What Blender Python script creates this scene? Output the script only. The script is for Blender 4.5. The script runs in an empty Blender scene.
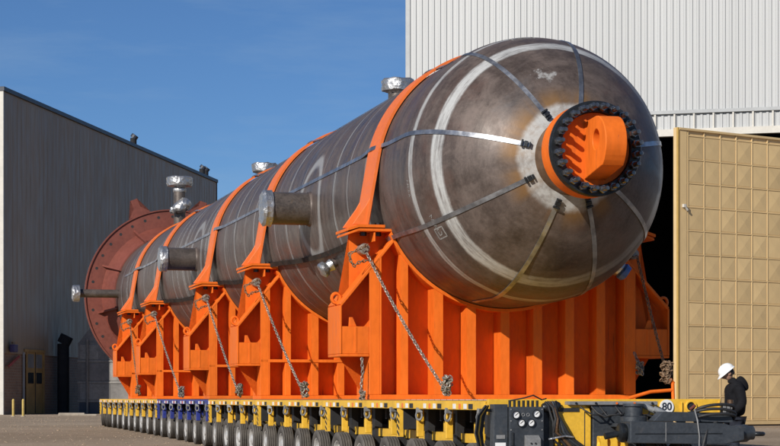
import bpy, bmesh, math, random
from mathutils import Vector, Matrix, Quaternion
R = math.radians
rnd = random.Random(7)
sc = bpy.context.scene
COL = sc.collection

# ------------------------------------------------------------------ camera
F, EYE = 2000.0, 1.2
cam = bpy.data.cameras.new('camera'); camo = bpy.data.objects.new('camera', cam); COL.objects.link(camo)
camo.location = (0, 0, EYE); camo.rotation_euler = (R(90), 0, 0)
cam.sensor_width = 36.0; cam.lens = 36.0 * F / 780.0
cam.shift_y = (398 - 223) / 780.0
cam.clip_start = 0.5; cam.clip_end = 6000
sc.camera = camo

# ------------------------------------------------------------------ world and sun
SUN_EL, SUN_AZ = 27.0, 34.0            # elevation; degrees left of straight behind the camera
w = bpy.data.worlds.new('World'); sc.world = w; w.use_nodes = True
nt = w.node_tree; nt.nodes.clear()
out = nt.nodes.new('ShaderNodeOutputWorld'); bg = nt.nodes.new('ShaderNodeBackground')
sky = nt.nodes.new('ShaderNodeTexSky'); sky.sky_type = 'NISHITA'; sky.sun_disc = False
sky.sun_elevation = R(SUN_EL); sky.sun_rotation = R(180 + SUN_AZ)
sky.air_density = .85; sky.dust_density = 0.0; sky.ozone_density = 3.0; sky.altitude = 300
bg.inputs[1].default_value = 0.089
tc = nt.nodes.new('ShaderNodeTexCoord'); mp = nt.nodes.new('ShaderNodeMapping'); mp.inputs['Scale'].default_value = (6, 6, 34)
mp.inputs['Rotation'].default_value = (0, R(7), 0)
nz = nt.nodes.new('ShaderNodeTexNoise'); nz.inputs['Scale'].default_value = 1.3; nz.inputs['Detail'].default_value = 6; nz.inputs['Roughness'].default_value = .6
mr = nt.nodes.new('ShaderNodeMapRange'); mr.inputs[1].default_value = .48; mr.inputs[2].default_value = .85; mr.inputs[4].default_value = .30
mx = nt.nodes.new('ShaderNodeMix'); mx.data_type = 'RGBA'; mx.inputs[7].default_value = (7.5, 7.6, 7.6, 1)
L = nt.links.new
L(tc.outputs['Generated'], mp.inputs[0]); L(mp.outputs[0], nz.inputs[0]); L(nz.outputs[0], mr.inputs[0])
L(mr.outputs[0], mx.inputs[0]); L(sky.outputs[0], mx.inputs[6]); tn_ = nt.nodes.new('ShaderNodeMix'); tn_.data_type = 'RGBA'; tn_.blend_type = 'MULTIPLY'; tn_.inputs[0].default_value = 1; tn_.inputs[7].default_value = (.48, .66, .88, 1)
L(mx.outputs[2], tn_.inputs[6]); L(tn_.outputs[2], bg.inputs[0]); L(bg.outputs[0], out.inputs[0])
sl = bpy.data.lights.new('sun', 'SUN'); sl.energy = 4.9; sl.angle = R(0.5); sl.color = (1, .95, .87)
so = bpy.data.objects.new('sun', sl); COL.objects.link(so)
SD = Vector((-math.sin(R(SUN_AZ)) * math.cos(R(SUN_EL)), -math.cos(R(SUN_AZ)) * math.cos(R(SUN_EL)), math.sin(R(SUN_EL))))
so.rotation_euler = SD.to_track_quat('Z', 'Y').to_euler(); so.location = (0, -20, 40)
vs = sc.view_settings; vs.view_transform = 'Standard'; vs.look = 'None'; vs.exposure = 0; vs.gamma = 1

# ------------------------------------------------------------------ frames
A = math.atan(506 / F); CA, SA = math.cos(A), math.sin(A); X0, Y0 = 1.9968, 34.75
def V(u, v, z=0): return Vector((X0 + u * CA - v * SA, Y0 + u * SA + v * CA, z))
def sstep(a, b, x):
    t = min(1, max(0, (x - a) / (b - a))); return t * t * (3 - 2 * t)
def ground_z(X, Y):
    side = 1 - sstep(3.2, 5.4, X)      # gentle rise towards the far end of the trailer, level yard beyond
    return -.13 * (1 - sstep(32, 56, Y)) * side - .05 * (1 - sstep(32, 56, Y)) + .15 * sstep(44, 72, Y) * (1 - sstep(80, 125, Y)) * side
ZC, RV = 4.98, 2.22

# ------------------------------------------------------------------ mesh builder
class MB:
    def __init__(s): s.bm = bmesh.new(); s.xf = None
    def _v(s, p): return s.bm.verts.new(p)
    def box(s, x0, x1, y0, y1, z0, z1):
        vs = [s._v((x, y, z)) for z in (z0, z1) for x, y in ((x0, y0), (x1, y0), (x1, y1), (x0, y1))]
        for f in ((3, 2, 1, 0), (4, 5, 6, 7), (0, 1, 5, 4), (1, 2, 6, 5), (2, 3, 7, 6), (3, 0, 4, 7)):
            s.bm.faces.new([vs[i] for i in f])
        return s
    def obox(s, c, ax, ay, az):           # oriented box from centre and three half-axis vectors
        c, ax, ay, az = map(Vector, (c, ax, ay, az))
        vs = [s._v(c + sx * ax + sy * ay + k * az) for k in (-1, 1) for sx, sy in ((-1, -1), (1, -1), (1, 1), (-1, 1))]
        for f in ((3, 2, 1, 0), (4, 5, 6, 7), (0, 1, 5, 4), (1, 2, 6, 5), (2, 3, 7, 6), (3, 0, 4, 7)):
            s.bm.faces.new([vs[i] for i in f])
        return s
    def prism(s, poly, y0, y1, plane='xz'):
        def P(a, b, d):
            return (a, d, b) if plane == 'xz' else ((a, b, d) if plane == 'xy' else (d, a, b))
        a = [s._v(P(p[0], p[1], y0)) for p in poly]; b = [s._v(P(p[0], p[1], y1)) for p in poly]
        n = len(poly)
        for i in range(n): s.bm.faces.new((a[i], a[(i + 1) % n], b[(i + 1) % n], b[i]))
        fs = [s.bm.faces.new(a), s.bm.faces.new(list(reversed(b)))]
        bmesh.ops.triangulate(s.bm, faces=fs)
        return s
    def lathe(s, prof, origin=(0, 0, 0), axis=(0, 1, 0), n=24, closed=False, a0=0, a1=None):
        # prof: list of (r, t) along the axis
        ax = Vector(axis).normalized(); o = Vector(origin)
        e1 = ax.orthogonal().normalized(); e2 = ax.cross(e1)
        full = a1 is None; span = 2 * math.pi if full else a1 - a0
        m = n if full else n + 1
        rings = []
        for r, t in prof:
            if r < 1e-6: rings.append([s._v(o + ax * t)]); continue
            rings.append([s._v(o + ax * t + (e1 * math.cos(a0 + span * k / n) + e2 * math.sin(a0 + span * k / n)) * r) for k in range(m)])
        pr = list(zip(rings, rings[1:]))
        if closed: pr.append((rings[-1], rings[0]))
        for p, q in pr:
            for k in range(n):
                k2 = (k + 1) % m
                if len(p) == 1 and len(q) == 1: continue
                if len(p) == 1: s.bm.faces.new((p[0], q[k2], q[k]))
                elif len(q) == 1: s.bm.faces.new((p[k], p[k2], q[0]))
                else: s.bm.faces.new((p[k], p[k2], q[k2], q[k]))
        return s
    def cyl(s, p0, p1, r, n=16, r1=None):
        p0, p1 = Vector(p0), Vector(p1); l = (p1 - p0).length
        return s.lathe([(0, 0), (r, 0), (r if r1 is None else r1, l), (0, l)], p0, p1 - p0, n)
    def tube(s, pts, r, n=8):
        pts = [Vector(p) for p in pts]; prev = None; rings = []
        for i, p in enumerate(pts):
            d = (pts[min(i + 1, len(pts) - 1)] - pts[max(i - 1, 0)]).normalized()
            if prev is None: e1 = d.orthogonal().normalized()
            else:
                e1 = prev - d * prev.dot(d)
                e1 = e1.normalized() if e1.length > 1e-5 else d.orthogonal().normalized()
            prev = e1; e2 = d.cross(e1); rr = r[i] if isinstance(r, (list, tuple)) else r
            rings.append([s._v(p + (e1 * math.cos(2 * math.pi * k / n) + e2 * math.sin(2 * math.pi * k / n)) * rr) for k in range(n)])
        for p, q in zip(rings, rings[1:]):
            for k in range(n): s.bm.faces.new((p[k], p[(k + 1) % n], q[(k + 1) % n], q[k]))
        s.bm.faces.new(list(reversed(rings[0]))); s.bm.faces.new(rings[-1])
        return s
    def torus(s, c, e1, e2, a, b, r, n=10, m=5):   # elliptical link in plane e1,e2
        c, e1, e2 = Vector(c), Vector(e1), Vector(e2); e3 = e1.cross(e2)
        rings = []
        for i in range(n):
            t = 2 * math.pi * i / n; d = e1 * math.cos(t) * a + e2 * math.sin(t) * b; o = d.normalized()
            rings.append([s._v(c + d + (o * math.cos(2 * math.pi * k / m) + e3 * math.sin(2 * math.pi * k / m)) * r) for k in range(m)])
        for i in range(n):
            p, q = rings[i], rings[(i + 1) % n]
            for k in range(m): s.bm.faces.new((p[k], q[k], q[(k + 1) % m], p[(k + 1) % m]))
        return s
    def ribbon(s, pts, nrm, wdir, hw, th):    # strap: points, normals per point, width direction per point
        rings = []
        for p, n_, wd in zip(pts, nrm, wdir):
            p, n_, wd = Vector(p), Vector(n_), Vector(wd)
            rings.append([s._v(p + wd * a * hw + n_ * b) for a, b in ((-1, 0), (1, 0), (1, th), (-1, th))])
        for p, q in zip(rings, rings[1:]):
            for k in range(4): s.bm.faces.new((p[k], p[(k + 1) % 4], q[(k + 1) % 4], q[k]))
        s.bm.faces.new(list(reversed(rings[0]))); s.bm.faces.new(rings[-1])
        return s
    def jit(s, a):
        for v in s.bm.verts: v.co += Vector((rnd.uniform(-a, a), rnd.uniform(-a, a), rnd.uniform(-a, a)))
        return s
    def mesh(s, name, mat, o=(0, 0, 0), smooth=None):
        bmesh.ops.recalc_face_normals(s.bm, faces=s.bm.faces)
        if any(o): bmesh.ops.translate(s.bm, verts=s.bm.verts, vec=-Vector(o))
        me = bpy.data.meshes.new(name); s.bm.to_mesh(me); s.bm.free()
        if mat: me.materials.append(mat)
        if smooth:
            for p in me.polygons: p.use_smooth = True
            me.set_sharp_from_angle(angle=R(smooth))
        return me
    def build(s, name, mat, parent=None, o=(0, 0, 0), smooth=None, bevel=0):
        return link(name, s.mesh(name, mat, o, smooth), parent, bevel)

def link(name, me, parent=None, bevel=0):
    ob = bpy.data.objects.new(name, me); COL.objects.link(ob)
    if parent: ob.parent = parent
    if bevel:
        b = ob.modifiers.new('bevel', 'BEVEL'); b.width = bevel; b.segments = 2; b.limit_method = 'ANGLE'; b.angle_limit = R(40)
        b.harden_normals = False
    return ob
def tag(o, label=None, cat=None, group=None, kind=None):
    for k, v in (('label', label), ('category', cat), ('group', group), ('kind', kind)):
        if v: o[k] = v
    return o
def thing(name, label, cat, loc=(0, 0, 0), rz=0, group=None):
    o = bpy.data.objects.new(name, None); COL.objects.link(o); o.location = loc; o.rotation_euler = (0, 0, rz); o.empty_display_size = .2
    return tag(o, label, cat, group)
def vthing(name, label, cat, uvz=(0, 0, 0), group=None): return thing(name, label, cat, V(*uvz), A, group)
def copy_tree(o, parent=None):
    c = o.copy(); COL.objects.link(c)
    if parent: c.parent = parent
    for ch in [x for x in o.children]: copy_tree(ch, c)
    return c

# ------------------------------------------------------------------ materials
def newmat(name):
    m = bpy.data.materials.new(name); m.use_nodes = True; n = m.node_tree
    return m, n, n.nodes['Principled BSDF']
class N:      # tiny node helper
    def __init__(s, nt): s.nt = nt
    def __call__(s, t, **k):
        n = s.nt.nodes.new('ShaderNode' + t)
        for a, b in k.items(): setattr(n, a, b)
        return n
    def put(s, sock, v):
        if hasattr(v, 'is_linked') or isinstance(v, bpy.types.NodeSocket): s.nt.links.new(v, sock)
        else: sock.default_value = v
    def math(s, op, a, b=None, c=None):
        n = s('Math', operation=op); s.put(n.inputs[0], a)
        if b is not None: s.put(n.inputs[1], b)
        if c is not None: s.put(n.inputs[2], c)
        return n.outputs[0]
    def rng(s, v, a, b, c=0., d=1., smooth=True):
        n = s('MapRange'); n.interpolation_type = 'SMOOTHSTEP' if smooth else 'LINEAR'
        s.put(n.inputs[0], v); n.inputs[1].default_value = a; n.inputs[2].default_value = b; n.inputs[3].default_value = c; n.inputs[4].default_value = d
        return n.outputs[0]
    def mix(s, f, a, b):
        n = s('Mix', data_type='RGBA'); s.put(n.inputs[0], f)
        for i, x in ((6, a), (7, b)): s.put(n.inputs[i], (*x, 1) if isinstance(x, tuple) and len(x) == 3 else x)
        return n.outputs[2]
    def noise(s, vec, scale, detail=4, rough=.55, dist=0.):
        n = s('TexNoise'); s.put(n.inputs['Vector'], vec); n.inputs['Scale'].default_value = scale
        n.inputs['Detail'].default_value = detail; n.inputs['Roughness'].default_value = rough; n.inputs['Distortion'].default_value = dist
        return n.outputs[0]
    def scale(s, vec, sc_):
        n = s('Mapping'); s.put(n.inputs[0], vec); n.inputs['Scale'].default_value = sc_; return n.outputs[0]
    def bump(s, h, st, dist=.02):
        n = s('Bump'); s.put(n.inputs['Height'], h); n.inputs['Strength'].default_value = st; n.inputs['Distance'].default_value = dist; return n.outputs[0]

def paint(name, c, rough=.45, metal=0., var=.25, scale=1.5, dirt=None, dirt_amt=.3, bump=.0, streak=(1, 1, 1), spec=.5, vary=0):
    m, t, p = newmat(name); n = N(t)
    co = n.scale(n('TexCoord').outputs['Object'], streak)
    a = n.noise(co, scale, 5, .6); b = n.noise(co, scale * 9, 3, .6)
    k = n.math('ADD', n.math('MULTIPLY', a, .65), n.math('MULTIPLY', b, .35))
    lo = tuple(x * (1 - var) for x in c); hi = tuple(min(1, x * (1 + var)) for x in c)
    col = n.mix(n.rng(k, .3, .7), lo, hi)
    if dirt:
        d = n.rng(n.noise(co, scale * 2.3, 6, .7, .4), .55, .8, 0, dirt_amt)
        col = n.mix(d, col, dirt)
    if vary:
        hv = n('HueSaturation'); n.put(hv.inputs['Color'], col); n.put(hv.inputs['Value'], n.math('MULTIPLY_ADD', n('ObjectInfo').outputs['Random'], vary, 1 - vary / 2)); col = hv.outputs[0]
    n.put(p.inputs['Base Color'], col)
    n.put(p.inputs['Roughness'], n.rng(b, .3, .7, rough - .08, rough + .1))
    p.inputs['Metallic'].default_value = metal
    p.inputs['Specular IOR Level'].default_value = spec
    if bump: n.put(p.inputs['Normal'], n.bump(b, bump, .01))
    return m

ORANGE = (.73, .146, .014)
M = {}
M['orange'] = paint('orange_paint', ORANGE, .58, var=.16, scale=1.3, dirt=(.36, .075, .02), dirt_amt=.5, bump=.05, streak=(1, 1, .35), spec=.2)
def stains(m, c, amt):        # thin rain runs and scuffs on painted steel
    t = m.node_tree; n = N(t); p = t.nodes['Principled BSDF']; src = p.inputs['Base Color'].links[0].from_socket
    co = n('TexCoord').outputs['Object']
    run = n.noise(n.scale(co, (9, 9, .55)), 1.6, 4, .6); gate = n.rng(n.noise(co, .9, 4, .6), .48, .62)
    f = n.math('MULTIPLY', n.rng(run, .60, .74, 0, amt), gate)
    scf = n.rng(n.noise(n.scale(co, (2, 2, 5)), 7, 5, .8), .66, .74, 0, amt * .8)
    col = n.mix(f, src, c); n.put(p.inputs['Base Color'], n.mix(scf, col, (.30, .21, .15)))
stains(M['orange'], (.20, .06, .025), .8)
M['strap_orange'] = paint('strap_orange_paint', (.74, .158, .028), .5, var=.1, scale=1.2, dirt=(.5, .16, .07), dirt_amt=.4)
M['yellow'] = paint('yellow_paint', (.72, .42, .035), .5, var=.18, scale=2, dirt=(.20, .13, .05), dirt_amt=.7)
stains(M['yellow'], (.14, .09, .04), .8)
M['blue'] = paint('blue_paint', (.022, .035, .22), .5, var=.2, scale=2, dirt=(.08, .07, .07), dirt_amt=.5)
M['dark'] = paint('dark_grey_paint', (.038, .044, .052), .42, var=.3, scale=2.5, dirt=(.12, .10, .08), dirt_amt=.45)
M['grey'] = paint('grey_paint', (.20, .20, .20), .5, var=.25, scale=3, dirt=(.09, .07, .05), dirt_amt=.5)
M['black'] = paint('black_rubber', (.02, .02, .021), .6, var=.3, scale=4)
M['stud'] = paint('oiled_studs', (.16, .165, .175), .28, .85, var=.4, scale=8)
M['black_steel'] = paint('black_steel', (.03, .033, .036), .38, .6, var=.4, scale=8)
M['tyre'] = paint('tyre_rubber', (.082, .074, .065), .85, var=.3, scale=5, dirt=(.20, .16, .12), dirt_amt=.8, vary=.4)
M['rim'] = paint('rim_paint', (.50, .49, .47), .45, .2, var=.25, scale=6, dirt=(.2, .16, .12), dirt_amt=.5)
M['chain'] = paint('chain_steel', (.26, .235, .20), .5, .45, var=.5, scale=9, dirt=(.16, .09, .05), dirt_amt=.8)
M['rust_chain'] = paint('rusty_chain', (.24, .16, .10), .7, .4, var=.5, scale=9, dirt=(.25, .2, .12), dirt_amt=.8)
M['red_primer'] = paint('red_primer', (.165, .043, .028), .62, var=.2, scale=1.0, dirt=(.12, .04, .035), dirt_amt=.4)
M['white'] = paint('white_paint', (.75, .75, .74), .4, var=.08, scale=3)
M['orange_lens'] = paint('orange_lens', (.75, .16, .02), .3, var=.1)
M['navy'] = paint('navy_trim', (.03, .037, .055), .5, var=.2)
M['brown_steel'] = paint('brown_steel', (.15, .085, .045), .45, .45, var=.4, scale=4, dirt=(.25, .15, .06), dirt_amt=.6)
M['lash'] = paint('rusty_lashing', (.028, .022, .018), .8, .0, var=.5, scale=3, dirt=(.22, .075, .03), dirt_amt=.7, spec=.2)
M['pipe'] = paint('pipe_steel', (.105, .085, .072), .42, .35, var=.4, scale=3, dirt=(.20, .13, .06), dirt_amt=.5)
M['cladding_dark'] = paint('grey_cladding', (.33, .226, .138), .55, var=.12, scale=.25, dirt=(.27, .19, .12), dirt_amt=.4, streak=(1, 1, .15))
M['cladding_white'] = paint('white_cladding', (.43, .435, .43), .45, var=.06, scale=.35, dirt=(.33, .33, .31), dirt_amt=.25, streak=(2, 2, .08))
M['trim_grey'] = paint('grey_trim', (.36, .37, .37), .5, var=.12, scale=1)
M['trim_beige'] = paint('beige_trim', (.55, .52, .46), .5, var=.12, scale=1)
M['interior'] = paint('dark_interior', (.02, .02, .022), .9, var=.3)  # near-black: shade inside the hall and under the decks put into the colour
M['tan'] = paint('tan_door_paint', (.66, .47, .23), .65, var=.07, scale=.5, dirt=(.48, .32, .15), dirt_amt=.6, streak=(1, 1, .4), vary=.16)
M['bollard'] = paint('faded_bollard_paint', (.46, .33, .09), .6, var=.2, scale=3)
M['door_edge'] = paint('yellowed_edge_paint', (.50, .32, .085), .6, var=.12, scale=.8)
M['ochre'] = paint('ochre_door_paint', (.36, .21, .07), .55, var=.25, scale=1, dirt=(.12, .08, .03), dirt_amt=.5)
M['cabin'] = paint('grey_cabin_paint', (.20, .185, .17), .7, var=.3, scale=.5, dirt=(.05, .05, .052), dirt_amt=.7)
M['cabin_light'] = paint('faded_cabin_paint', (.28, .26, .235), .7, var=.3, scale=.8, dirt=(.06, .06, .06), dirt_amt=.7)
M['glass'] = paint('dark_glass', (.03, .035, .04), .12, var=.2)
M['purple'] = paint('purple_lamp', (.06, .04, .12), .4)
M['red'] = paint('red_sign', (.35, .03, .03), .5)
M['concrete'] = paint('concrete', (.34, .29, .23), .9, var=.25, scale=2, bump=.3)
M['skin'] = paint('skin', (.44, .25, .17), .55, var=.1, scale=20)
M['hoodie'] = paint('black_cloth', (.011, .011, .013), .95, var=.3, scale=12, bump=.3, spec=.15)
M['trousers'] = paint('dark_trousers', (.025, .028, .04), .9, var=.3, scale=12, bump=.3, spec=.2)
M['hair'] = paint('dark_hair', (.015, .011, .009), .6)
M['helmet'] = paint('white_hard_hat', (.82, .82, .80), .3, var=.03, scale=4)
M['cyl_grey'] = paint('hydraulic_grey', (.27, .275, .275), .4, .2, var=.25, scale=5)

# foil
m, t, p = newmat('foil'); n = N(t); co = n('TexCoord').outputs['Object']
vo = n('TexVoronoi'); vo.feature = 'F1'; n.put(vo.inputs['Vector'], co); vo.inputs['Scale'].default_value = 9
h = n.math('ADD', vo.outputs['Distance'], n.math('MULTIPLY', n.noise(co, 30, 4), .5))
n.put(p.inputs['Base Color'], (.50, .50, .50, 1)); p.inputs['Metallic'].default_value = .85; p.inputs['Roughness'].default_value = .4
n.put(p.inputs['Normal'], n.bump(h, .7, .03)); M['foil'] = m
# bright steel band
m, t, p = newmat('steel_band'); n = N(t); co = n('TexCoord').outputs['Object']
k = n.noise(co, 3, 5)
n.put(p.inputs['Base Color'], n.mix(n.rng(k, .35, .7), (.20, .205, .22), (.42, .43, .45))); p.inputs['Metallic'].default_value = .8
n.put(p.inputs['Roughness'], n.rng(n.noise(co, 9, 4), .3, .7, .28, .5)); M['band'] = m

# rolled steel of the vessel: object space, axis along y at z = RV
BANDS = [(-1.78, .10, .8), (-2.45, .16, 1.0), (1.25, .05, .35), (2.6, .05, .45), (3.75, .09, .75), (5.0, .05, .3), (7.0, .05, .35), (8.35, .10, .7), (9.6, .06, .35),
         (12.2, .08, .5), (13.4, .05, .4), (14.8, .10, .7), (16.2, .06, .4), (18.9, .10, .6), (20.1, .14, .55), (22.6, .06, .4), (25.6, .10, .6), (29.6, .10, .5), (32.2, .10, .4), (36.0, .10, .5), (38.6, .12, .5)]
DOTS = [(19.3, .30), (23.4, .42), (24.6, .25), (36.9, .3)]
def vessel_mat(name, head):
    m, t, p = newmat(name); n = N(t)
    sp = n('SeparateXYZ'); n.put(sp.inputs[0], n('TexCoord').outputs['Object'])
    x, y, z = sp.outputs[0], sp.outputs[1], n.math('SUBTRACT', sp.outputs[2], RV)
    rr = n.math('SQRT', n.math('ADD', n.math('MULTIPLY', x, x), n.math('MULTIPLY', z, z)))
    inv = n.math('DIVIDE', 1., n.math('MAXIMUM', rr, .05))
    cx, cz = n.math('MULTIPLY', x, inv), n.math('MULTIPLY', z, inv)
    def vec(ka, ky):
        c = n('CombineXYZ'); n.put(c.inputs[0], n.math('MULTIPLY', cx, ka)); n.put(c.inputs[1], n.math('MULTIPLY', y, ky)); n.put(c.inputs[2], n.math('MULTIPLY', cz, ka)); return c.outputs[0]
    ring = n.noise(vec(.8, 3.2), 1.6, 5, .6)
    fine = n.noise(vec(1.5, 12.), 2.4, 4, .65)
    blot = n.noise(n('TexCoord').outputs['Object'], .75, 6, .62, .5)
    pits = n.noise(n('TexCoord').outputs['Object'], 16, 5, .75)
    soft = n.noise(n('TexCoord').outputs['Object'], 1.9, 9, .66, .5)
    k = n.math('ADD', n.math('MULTIPLY', ring, .20 if head else .30), n.math('ADD', n.math('MULTIPLY', fine, .10), n.math('ADD', n.math('MULTIPLY', pits, .22), n.math('MULTIPLY', soft, .48 if head else .38))))
    col = n.mix(n.rng(k, .34, .66), (.050, .037, .031), (.160, .124, .107))
    col = n.mix(n.rng(blot, .52, .74, 0, .55), col, (.135, .075, .058))
    col = n.mix(n.rng(blot, .26, .42, .4, 0), col, (.10, .10, .105))
    rough = n.rng(soft, .35, .65, .38, .56)
    p.inputs['Specular IOR Level'].default_value = .32
    wob = n.math('MULTIPLY', n.math('SUBTRACT', n.noise(vec(2.2, .8), 2, 4, .6), .5), .07)
    brk = n.noise(vec(2.2, 11), 1.5, 5, .7)
    yy = n.math('ADD', y, wob)
    mask = 0.
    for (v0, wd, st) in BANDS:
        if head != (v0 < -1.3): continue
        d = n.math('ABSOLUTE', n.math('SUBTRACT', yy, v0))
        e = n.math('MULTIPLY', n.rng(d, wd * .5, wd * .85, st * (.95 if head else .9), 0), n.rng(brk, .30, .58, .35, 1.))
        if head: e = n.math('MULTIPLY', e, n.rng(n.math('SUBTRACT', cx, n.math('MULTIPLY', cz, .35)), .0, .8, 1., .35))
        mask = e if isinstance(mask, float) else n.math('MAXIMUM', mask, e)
    if not head:
        sep = n.noise(vec(14, 30), 2.2, 3, .8)
        for v0, wd in DOTS:
            d = n.math('ABSOLUTE', n.math('SUBTRACT', y, v0))
            e = n.math('MULTIPLY', n.rng(d, wd * .5, wd * .62, .75, 0), n.rng(sep, .52, .56))
            mask = n.math('MAXIMUM', mask, e)
        # polished patches around the side nozzles
        for v0, k2 in ((6.0, 1.0), (21.0, .8)):
            dz = n.math('ABSOLUTE', z); dv = n.math('SUBTRACT', y, v0)
            q = n.math('SQRT', n.math('ADD', n.math('MULTIPLY', dz, dz), n.math('MULTIPLY', dv, dv)))
            q = n.math('ADD', q, n.math('MULTIPLY', wob, 1.5))
            e = n.math('MULTIPLY', n.rng(n.math('ABSOLUTE', n.math('SUBTRACT', q, .95)), .04, .17, .55 * k2, 0), n.rng(x, -.5, -.2, 1., 0.))
            mask = n.math('MAXIMUM', mask, e)
    else:
        q = n.math('ADD', rr, n.math('MULTIPLY', wob, 2.0))
        front = n.rng(y, -2.9, -2.7, 1., 0.)
        tint = n.math('MULTIPLY', n.rng(q, .86, 1.22, 1., 0.), front)
        tint = n.math('MULTIPLY', tint, n.rng(n.noise(vec(1.3, .1), 1.7, 3), .4, .6, .15, 1.))
        col = n.mix(n.math('MULTIPLY', tint, .95), col, (.21, .115, .045))
        ringm = n.math('MULTIPLY', n.math('MULTIPLY', n.rng(q, .78, .90, .9, 0.), front), n.rng(brk, .3, .6, .45, 1.))
        mask = n.math('MAXIMUM', mask, ringm)
        # brushed patch above the nozzle
        dx, dz2 = n.math('SUBTRACT', x, -.30), n.math('SUBTRACT', z, 1.35)
        q2 = n.math('ADD', n.math('SQRT', n.math('ADD', n.math('MULTIPLY', dx, n.math('MULTIPLY', dx, .5)), n.math('MULTIPLY', dz2, dz2))), n.math('MULTIPLY', n.math('SUBTRACT', n.noise(n('TexCoord').outputs['Object'], 7, 5, .7), .5), .42))
        mask = n.math('MAXIMUM', mask, n.math('MULTIPLY', n.rng(q2, .04, .11, .6, 0.), front))
    col = n.mix(mask, col, n.mix(pits, (.34, .34, .33), (.56, .565, .55)))
    n.put(p.inputs['Base Color'], col)
    n.put(p.inputs['Roughness'], rough)
    n.put(p.inputs['Metallic'], n.rng(mask, 0, 1, .22, .05))
    n.put(p.inputs['Normal'], n.bump(n.math('ADD', n.math('MULTIPLY', fine, .6), n.math('MULTIPLY', pits, .4)), .10, .02))
    return m
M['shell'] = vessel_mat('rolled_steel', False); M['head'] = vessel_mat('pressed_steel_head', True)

# gravel ground
m, t, p = newmat('packed_gravel'); n = N(t); co = n('TexCoord').outputs['Object']
a = n.noise(co, .12, 6, .6, .5); b = n.noise(co, 2.5, 6, .7); c = n.noise(co, 14, 5, .75)
col = n.mix(n.rng(a, .35, .65), (.29, .215, .145), (.40, .305, .215))
col = n.mix(n.rng(b, .45, .7, 0, .6), col, (.43, .345, .26)); col = n.mix(n.rng(c, .5, .68, 0, .6), col, (.22, .165, .115))
n.put(p.inputs['Base Color'], col); p.inputs['Roughness'].default_value = .95; p.inputs['Specular IOR Level'].default_value = .2
n.put(p.inputs['Normal'], n.bump(n.math('ADD', b, n.math('MULTIPLY', c, .6)), .7, .08)); M['ground'] = m
# brick
m, t, p = newmat('brown_brick'); n = N(t)
sp = n('SeparateXYZ'); n.put(sp.inputs[0], n('TexCoord').outputs['Object']); cb = n('CombineXYZ')
n.put(cb.inputs[0], sp.outputs[1]); n.put(cb.inputs[1], sp.outputs[2])
br = n('TexBrick'); n.put(br.inputs['Vector'], cb.outputs[0]); br.inputs['Scale'].default_value = 1.0
br.inputs['Brick Width'].default_value = .46; br.inputs['Row Height'].default_value = .2; br.inputs['Mortar Size'].default_value = .02
br.inputs['Color1'].default_value = (.34, .19, .115, 1); br.inputs['Color2'].default_value = (.25, .14, .09, 1); br.inputs['Mortar'].default_value = (.30, .24, .18, 1)
n.put(p.inputs['Base Color'], n.mix(n.rng(n.noise(cb.outputs[0], .8, 5), .4, .7, 0, .5), br.outputs['Color'], (.2, .13, .09)))
n.put(p.inputs['Normal'], n.bump(br.outputs['Fac'], -.4, .02)); p.inputs['Roughness'].default_value = .9; M['brick'] = m

# ------------------------------------------------------------------ ground
def frange(a, b, s):
    o = []; x = a
    while x < b - 1e-6: o.append(x); x += s
    return o + [b]
xs = [-3000, -800, -200, -80, -40] + frange(-25, 20, 1.0) + [40, 80, 200, 800, 3000]
ys = [-400, -50, 0] + frange(10, 130, 2.0) + [140, 200, 400, 1000, 4000]
bm = bmesh.new(); grid = [[bm.verts.new((x, y, ground_z(x, y))) for x in xs] for y in ys]
for j in range(len(ys) - 1):
    for i in range(len(xs) - 1): bm.faces.new((grid[j][i], grid[j][i + 1], grid[j + 1][i + 1], grid[j + 1][i]))
g = MB(); g.bm.free(); g.bm = bm
tag(g.build('ground', M['ground'], smooth=60), 'bare compacted gravel yard in pale brown', None, None, 'structure')
g = MB()
for i in range(2600):
    Y = rnd.uniform(36, 150); X = rnd.uniform(-.21, -.02) * Y
    r = rnd.uniform(.010, .026) * (1 if rnd.random() < .93 else 2.0); c = Vector((X, Y, ground_z(X, Y) + r * .2))
    g.lathe([(0, -r), (r * 1.2, -r * .1), (r * .7, r * .5), (0, r * .7)], c, (rnd.uniform(-.3, .3), rnd.uniform(-.3, .3), 1), 5)
M['stone'] = paint('loose_stone', (.30, .225, .155), .95, var=.3, scale=3)
tag(g.build('gravel', M['stone']), 'loose stones scattered over the gravel yard', None, None, 'stuff')

# ------------------------------------------------------------------ left workshop building
WD = Vector((327, 2000, 0)).normalized(); WA = math.atan2(WD.y, WD.x) - math.pi / 2    # local +y runs along the wall
WO = Vector((-27.3, 141, 0)); WL, WH, WB = 61.0, 22.85, 4.65
bld = thing('workshop_building', 'long blue-grey metal workshop with brown brick base along the left side of the yard', 'building', WO, WA)
MB().box(-40, .0, .12, WL, WB, WH).build('core_wall', M['cladding_dark'], bld)
g = MB(); y = .12; i = 0
while y < WL - .3:                      # shallow upright ribs of the cladding
    g.box(.0, .006, y, y + .12, WB + .1, WH - .25); y += .95
ribs = g.build('cladding_rib', M['cladding_dark'], bld); ribs['kind'] = 'stuff'
MB().box(-40, -.05, .14, WL - .02, .0, WB - .002).build('brick_base', M['brick'], bld)
MB().box(-.05, .02, .14, WL, WB - .28, WB + .02).build('ledge', M['cladding_dark'], bld)
MB().box(-40.2, .16, -.1, WL + .1, WH, WH + .32).build('roof_edge', M['navy'], bld, bevel=.03)
MB().box(-.28, .07, -.05, .115, 0, WH - .002).build('corner_trim', M['trim_beige'], bld, bevel=.02)
MB().box(-40, -.285, -.02, .11, 0, WH - .003).build('front_wall', M['trim_beige'], bld)
MB().box(-.1, .06, WL + .003, WL + .1, 0, WH - .004).build('end_trim', M['navy'], bld)
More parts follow.
